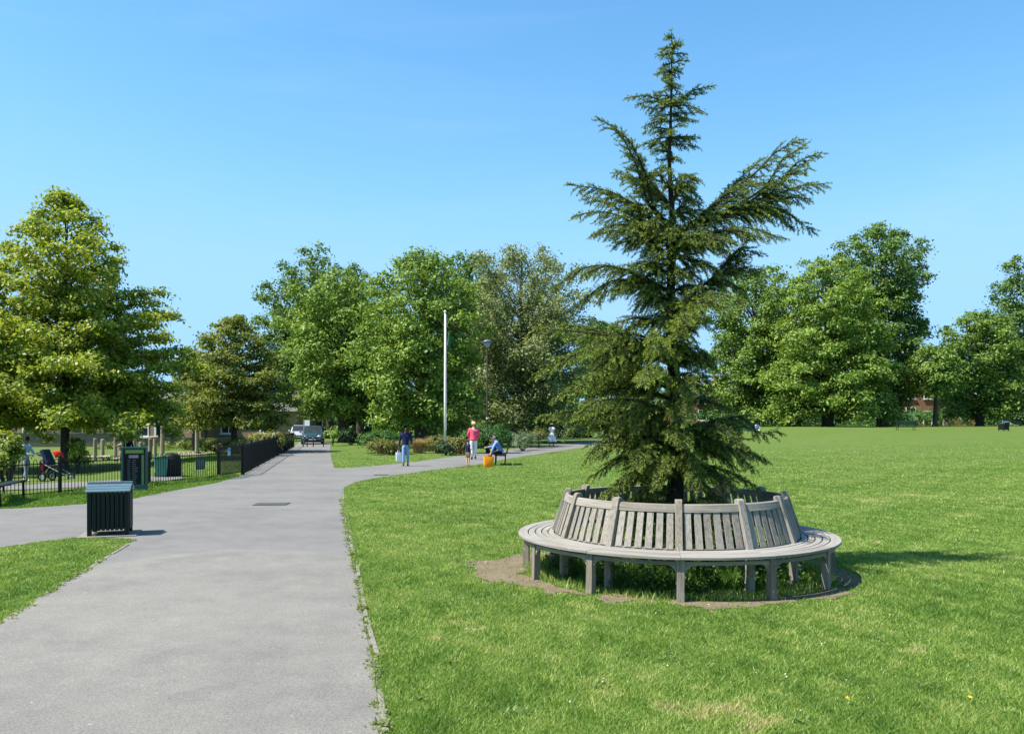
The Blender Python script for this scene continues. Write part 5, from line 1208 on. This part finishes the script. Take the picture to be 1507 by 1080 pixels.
def person(loc, rz, label, H, pose, skin, top, bottom, hair, shoe, sleeves=1.0, legs='trousers', hair_len=.0, hat=None, jacket_len=0.0, fat=1.0, extra=None):
    """faces own -y before rz; H standing height"""
    e = empty('person', loc, rz, label, 'person'); e.scale = (H/1.73,)*3
    J = dict(STAND); J.update(pose); J = {k: Vector(v) for k, v in J.items()}
    def chain(name, keys, edges, scale, add, mat, root, ex=None, override=None):
        ks = list(keys); pts = [J[k] if isinstance(k, str) else k[1] for k in ks]; names = [k if isinstance(k, str) else k[0] for k in ks]
        rad = []
        for q in names:
            r = (override or {}).get(q, RAD.get(q, .05)); f = fat if q in ('pelvis', 'spine', 'chest') else (1+(fat-1)*.7 if q[:2] in ('hi', 'kn') or q in ('hem', 'waist') else 1)
            if name == 'body' and q in ('pelvis', 'spine', 'chest', 'shr', 'shl', 'hir', 'hil'): f *= .78
            r = r if isinstance(r, tuple) else (r, r); rad.append((r[0]*scale*f+add, r[1]*scale*f+add))
        ix = {q: i for i, q in enumerate(names)}
        return skinmesh(name, pts, [(ix[a], ix[b]) for a, b in edges], rad, ix[root], mat, e, ex)
    ex = MB(); fw = (J['jaw']-J['neck']); face = Vector((0, -1, 0))
    if 'face' in pose: face = Vector(pose['face']).normalized()
    sd = face.cross(Vector((0, 0, 1))).normalized(); hd = J['head']
    ex.tube([hd+face*.07+Vector((0, 0, .015)), hd+face*.1-Vector((0, 0, .03)), hd+face*.085-Vector((0, 0, .04))], [.008, .016, .008], 6)      # nose
    for s in (-1, 1): ex.ball(hd+sd*s*.078-Vector((0, 0, .015)), (.014, .022, .03), 6, 5)                                                        # ears
    ex.tube([hd+face*.075-sd*.022-Vector((0, 0, .063)), hd+face*.084-Vector((0, 0, .065)), hd+face*.075+sd*.022-Vector((0, 0, .063))], .007, 5)   # lips
    for n in 'rl':
        p, w_ = J['pa'+n], J['wr'+n]; d = (p-w_).normalized(); s = -1 if n == 'r' else 1
        fr = Vector((0, -1, 0)); fr = (fr-d*fr.dot(d)); fr = fr.normalized() if fr.length > .1 else Vector((1, 0, 0)); inw = d.cross(fr)*(-s)
        for i in range(4):      # four fingers of different length, slightly curled
            b = p+fr*(.024-i*.016)-d*.01; l = (.075, .085, .08, .062)[i]; q1 = b+d*l*.5+inw*.006; q2 = q1+d*l*.32+inw*.018; q3 = q2+d*l*.14+inw*.02
            ex.tube([b, q1, q2, q3], [.0095, .009, .008, .005], 6)
        b = p-d*.03+fr*.025; ex.tube([b, b+fr*.025+d*.025, b+fr*.03+d*.055+inw*.012], [.011, .01, .006], 6)   # thumb
    body = chain('body', J.keys(), EDG, 1, 0, skin, 'pelvis', ex)
    ey = MB()
    for s in (-1, 1): ey.ball(hd+face*.078+sd*s*.03+Vector((0, 0, .012)), (.011, .011, .008), 6, 5)
    ey.build('eyes', M_EYE, e)
    lowv = ('hem', J['pelvis']+(J['pelvis']-J['spine']).normalized()*(.03+jacket_len))
    K = [lowv, 'pelvis', 'spine', 'chest', ('collar', J['chest'].lerp(J['neck'], .8))]; E = [('hem', 'pelvis'), ('pelvis', 'spine'), ('spine', 'chest'), ('chest', 'collar')]
    ov = {'hem': RAD['pelvis'], 'collar': .058}
    for n in 'rl':
        a, b, c = J['sh'+n], J['el'+n], J['wr'+n]; K.append('sh'+n); E.append(('chest', 'sh'+n))
        if sleeves >= .9: K += ['el'+n, ('cuff'+n, b.lerp(c, .93))]; E += [('sh'+n, 'el'+n), ('el'+n, 'cuff'+n)]; ov['cuff'+n] = .034
        else: K += [('cuff'+n, a.lerp(b, max(.5, sleeves)))]; E += [('sh'+n, 'cuff'+n)]; ov['cuff'+n] = .055
    chain('top', K, E, 1.04, .012, top, 'spine', None, ov)
    if legs in ('trousers', 'shorts'):
        K = [('waist', J['pelvis'].lerp(J['spine'], .25)), 'pelvis']; E = [('waist', 'pelvis')]; ov = {'waist': (.14, .1)}
        for n in 'rl':
            K += ['hi'+n]; E += [('pelvis', 'hi'+n)]
            if legs == 'trousers': K += ['kn'+n, ('cf'+n, J['kn'+n].lerp(J['an'+n], .93))]; E += [('hi'+n, 'kn'+n), ('kn'+n, 'cf'+n)]; ov['cf'+n] = .048
            else: K += [('cf'+n, J['hi'+n].lerp(J['kn'+n], .9))]; E += [('hi'+n, 'cf'+n)]; ov['cf'+n] = .075
        chain(legs, K, E, 1.03, .008, bottom, 'pelvis', None, ov)
    else:
        sk_ = MB(); pts = []; w0 = J['pelvis']+Vector((0, 0, .06)); k0 = (J['knr']+J['knl'])/2-Vector((0, 0, .14))
        n_ = 20; vs_ = []
        for j in range(8):
            t = j/7; c = w0.lerp(k0, t)
            for i in range(n_):
                a = 2*math.pi*i/n_; r = .15+.15*t**.8+.035*t*math.sin(a*5+1)+.05*t*math.sin(a*2+t)
                vs_.append(c+Vector((math.cos(a)*r*1.1, math.sin(a)*r*.85, .02*t*math.sin(3*a))))
        sk_.add(vs_, [(j*n_+i, j*n_+(i+1) % n_, (j+1)*n_+(i+1) % n_, (j+1)*n_+i) for j in range(7) for i in range(n_)]+[tuple(range(n_))])
        o = sk_.build('skirt', bottom, e, True); m_ = o.modifiers.new('cloth', 'SOLIDIFY'); m_.thickness = .01
    for n in 'rl':
        a, t = J['an'+n], J['to'+n]; d = (t-a); d.z = 0; d = d.normalized() if d.length > .01 else Vector((0, -1, 0))
        skinmesh('shoe', [a+Vector((0, 0, .0))-d*.02, Vector((a.x, a.y, t.z+.015))-d*.03, Vector((t.x, t.y, t.z+.005)), Vector((t.x, t.y, t.z))+d*.06], [(0, 1), (1, 2), (2, 3)], [.043, .043, .04, .026], 1, shoe, e)
    if hair:
        back = -face
        pts = [hd+face*.035+Vector((0, 0, .075)), hd+back*.012+Vector((0, 0, .065)), hd+back*.045+Vector((0, 0, .01)), hd+back*.045-Vector((0, 0, .06+hair_len))]
        skinmesh('hair', pts, [(0, 1), (1, 2), (2, 3)], [(.06, .045), (.088, .075), (.085, .07), (.06, .045)], 1, hair, e)
    if hat:
        h = MB(); c = hd+Vector((0, 0, .06)); h.tube([c, c+Vector((0, 0, .012)), c+Vector((0, 0, .02)), c+Vector((0, 0, .08)), c+Vector((0, 0, .1))], [.17, .175, .1, .092, .05], 16); h.build('hat', hat, e, True)
    return e
def walk(f=1):   # mid stride, own -y is forward
    return dict(hir=(-.09, 0, .9), knr=(-.095, -.13*f, .5), anr=(-.09, -.17*f, .1), tor=(-.1, -.32*f, .06), hil=(.09, 0, .9), knl=(.09, .04*f, .5), anl=(.09, .24*f, .14), tol=(.1, .12*f, .04),
                elr=(-.25, .09*f, 1.13), wrr=(-.27, .06*f, .89), par=(-.27, .05*f, .81), ell=(.25, -.02*f, 1.13), wrl=(.26, -.16*f, .92), pal=(.26, -.2*f, .85))
HAIRB = cloth('black hair', (.012, .01, .009)); HAIRBR = cloth('brown hair', (.09, .05, .028)); HAIRBL = cloth('blonde hair', (.5, .38, .2)); HAIRGR = cloth('grey brown hair', (.2, .16, .12))
SHOEB = cloth('black shoe', (.015, .015, .016)); SHOEW = cloth('white shoe', (.55, .54, .52))
NAVY = cloth('navy wool', (.012, .018, .055)); JEAN = cloth('pale blue denim', (.22, .36, .58)); PINK = cloth('coral pink jacket', (.85, .1, .17)); WHITEC = cloth('white cotton', (.78, .76, .74))
BLUE = cloth('periwinkle blue jumper', (.2, .32, .78)); MAROON = cloth('maroon cloth', (.14, .015, .035)); DARKT = cloth('charcoal cloth', (.025, .027, .032)); TAN = cloth('tan shorts', (.28, .17, .09)); GREYC = cloth('grey cloth', (.28, .3, .32))
wp = walk(.55); wp.update(elr=(-.25, .05, 1.12), wrr=(-.29, -.02, .87), par=(-.3, -.03, .79))
m1 = on(597, 31.9); person(m1, R(6), 'person in navy jumper and pale jeans walking with a white carrier bag', 1.56, wp, SKIN_D, NAVY, JEAN, HAIRB, SHOEB)
# carrier bag held in the hand
hp = m1+Matrix.Rotation(R(6), 3, 'Z') @ (Vector((-.3, -.035, .72))*(1.56/1.73))
cb = empty('carrier_bag', hp, R(20), 'white plastic carrier bag hanging from the walking person in navy', 'bag')
def bag(parent, w, d, h, mat, hmat, z0):
    b = MB(); n_ = 16; vs_ = []
    prof = [(0, .86, .8), (.05, .92, .9), (.45, .97, .98), (.8, 1.03, .9), (1, 1.08, .72)]
    for (t, kx, ky) in prof:
        for i in range(n_):
            a = 2*math.pi*i/n_; c, s = math.cos(a), math.sin(a); x = math.copysign(abs(c)**.38, c)*w/2*kx; y = math.copysign(abs(s)**.38, s)*d/2*ky
            vs_.append((x+random.uniform(-.01, .01)*w*2, y+random.uniform(-.012, .012)*w*2, z0+h*t+random.uniform(-.01, .01)*h))
    b.add(vs_, [(j*n_+i, j*n_+(i+1) % n_, (j+1)*n_+(i+1) % n_, (j+1)*n_+i) for j in range(len(prof)-1) for i in range(n_)]+[tuple(range(n_))])
    b.build('body', mat, parent, True)
    hd = MB()
    for s in (-1, 1): hd.tube([(-w*.22, s*d*.2, z0+h*.97), (-w*.12, s*d*.08, z0+h*1.2), (0, 0, z0+h*1.27), (w*.12, s*d*.08, z0+h*1.2), (w*.22, s*d*.2, z0+h*.97)], .008, 5)
    hd.build('handles', hmat, parent)
bag(cb, .22, .11, .36, cloth('white plastic', (.8, .79, .8)), cloth('white plastic', (.8, .79, .8)), -.46)
pk = walk(.5); pk.update(ell=(.25, -.02, 1.12), wrl=(.2, -.2, 1.02), pal=(.17, -.26, .99), wrr=(-.2, -.18, 1.0), elr=(-.26, 0, 1.13), par=(-.17, -.24, .97))
person(on(697, 37.6), R(188), 'blonde person in coral pink jacket and white trousers walking away', 1.74, pk, SKIN_L, PINK, WHITEC, HAIRBL, SHOEB, jacket_len=.1, fat=1.3)
ch = dict(ell=(.22, -.1, 1.16), wrl=(.16, -.32, 1.1), pal=(.15, -.4, 1.08))
person(on(688.5, 31.6), R(130), 'small child in navy top and tan shorts standing at the bench', 1.06, ch, SKIN_L, NAVY, TAN, HAIRBR, SHOEW, legs='shorts', fat=1.15)
SIT = dict(pelvis=(0, .05, .54), spine=(0, -.02, .72), chest=(0, -.14, .89), neck=(0, -.22, 1.02), jaw=(0, -.26, 1.07), head=(0, -.29, 1.14), crown=(0, -.3, 1.22))
for s, n in ((-1, 'r'), (1, 'l')):
    SIT.update({'sh'+n: (s*.18, -.15, .95), 'el'+n: (s*.22, -.3, .74), 'wr'+n: (s*.17, -.52, .74), 'pa'+n: (s*.14, -.6, .74), 'hi'+n: (s*.1, .02, .52), 'kn'+n: (s*.12, -.42, .5), 'an'+n: (s*.12, -.44, .09), 'to'+n: (s*.13, -.59, .035)})
s1 = dict(SIT); s1.update(ell=(.24, -.28, .72), wrl=(.3, -.36, .52), pal=(.32, -.4, .45))
fx = Vector((math.sin(R(-90)), -math.cos(R(-90)), 0))
person(BN+Vector((-.05, -.42, 0)), R(-90), 'person in periwinkle blue jumper sitting on the path bench, leaning forward', 1.68, s1, SKIN_L, BLUE, DARKT, HAIRGR, SHOEB)
s2 = dict(SIT); s2.update(chest=(0, -.2, .87), neck=(0, -.3, .98), jaw=(0, -.35, 1.02), head=(0, -.38, 1.09), crown=(0, -.4, 1.16))
person(BN+Vector((-.05, .3, 0)), R(-88), 'person in maroon top and dark trousers sitting beyond the one in blue', 1.6, s2, SKIN_L, MAROON, DARKT, HAIRBR, SHOEB)
ob = empty('shopping_bag', on(719, 31.1), R(12), 'bright orange shopping bag standing on the grass by the path bench', 'bag'); bag(ob, .38, .24, .41, cloth('orange plastic', (.95, .32, .01)), cloth('red plastic', (.6, .06, .02)), 0)
hw = walk(.6)
person(on(812, 58), R(150), 'person in white top, white skirt and brown straw hat walking up the path', 1.64, hw, SKIN_D, WHITEC, WHITEC, HAIRBR, SHOEB, sleeves=.6, legs='skirt', hat=cloth('tan straw', (.3, .2, .1)))
person(on(626, 64), R(200), 'person in grey white shirt far off behind the tan grasses', 1.62, walk(.4), SKIN_D, cloth('pale grey shirt', (.62, .63, .65)), DARKT, HAIRB, SHOEB)
person(on(189, 40.5), R(170), 'person in deep blue top standing in the playground behind the notice board', 1.62, {}, SKIN_L, cloth('deep blue cotton', (.015, .02, .16)), DARKT, HAIRBR, SHOEB)
pp = dict(walk(.6)); pp.update(elr=(-.24, -.14, 1.12), wrr=(-.2, -.36, 1.05), par=(-.19, -.43, 1.03), ell=(.24, -.14, 1.12), wrl=(.2, -.36, 1.05), pal=(.19, -.43, 1.03))
PPL = on(38, 29.2); person(PPL, R(84), 'dark haired person in pale blue top pushing the pushchair inside the playground', 1.6, pp, SKIN_D, cloth('washed blue shirt', (.3, .4, .44)), GREYC, HAIRB, SHOEW, hair_len=.06)
sl = dict(SIT)
for k in list(sl):
    if k in ('pelvis', 'spine', 'chest', 'neck', 'jaw', 'head', 'crown') or k[:2] in ('sh', 'el', 'wr', 'pa', 'hi'): sl[k] = (sl[k][0], sl[k][1], sl[k][2]+.0)
person(on(1113, 75.4), R(10), 'person in pale blue top sitting on the far green bench', 1.66, sl, SKIN_D, cloth('sky blue cotton', (.45, .62, .85)), WHITEC, HAIRB, SHOEB)
# pushchair
pc = empty('pushchair', PPL+Vector((1.0, .12, .02)), R(90-6), 'black three wheeled pushchair with a red hood edge being pushed', 'pushchair')
MB().box((0, 0, .55), (.4, .5, .1), taper=(1, .9)).build('seat', M_BLACK, pc, bevel=.03)
MB().box((0, 0, 0), (.42, .14, .6), Matrix.Translation((0, .3, .86)) @ Matrix.Rotation(-.45, 4, 'X')).build('backrest', cloth('navy padding', (.02, .03, .07)), pc, bevel=.03)
m = MB(); vs_ = []
for i in range(9):
    a = R(42+i*5)
    for x in (-.24, 0, .24): vs_.append((x, .25-.42*math.sin(a), .8+.36*math.cos(a)+(.03 if x == 0 else 0)))
m.add(vs_, [(i*3+j, i*3+j+1, i*3+j+4, i*3+j+3) for i in range(8) for j in range(2)])
o = m.build('hood', cloth('red hood cloth', (.75, .03, .02)), pc, True); o.modifiers.new('cloth', 'SOLIDIFY').thickness = .02
m = MB()
for s in (-1, 1): m.tube([(s*.22, .62, 1.02), (s*.22, .3, .62), (s*.2, -.35, .3), (s*.05, -.6, .17)], .016, 6); m.tube([(s*.25, .32, .17), (s*.22, .1, .5)], .016, 6)
m.tube([(-.22, .62, 1.02), (.22, .62, 1.02)], .02, 6); m.build('frame', M_STEEL, pc)
for (x, y, r) in ((-.27, .32, .17), (.27, .32, .17), (0, -.6, .15)):
    w_ = MB(); tt = [(x, y+math.cos(a)*(r-.03), r+math.sin(a)*(r-.03)) for a in np.linspace(0, 2*math.pi, 19)]; w_.tube(tt, .03, 6, False); o = w_.build('wheel', M_BLACK, pc, True)
    MB().tube([(x-.02, y, r), (x+.02, y, r)], r-.08, 12).build('hub', M_STEEL, o)
MB().box((0, .42, .55), (.36, .2, .4)).build('shopping_basket', cloth('dark red bag cloth', (.12, .015, .02)), pc, bevel=.04)
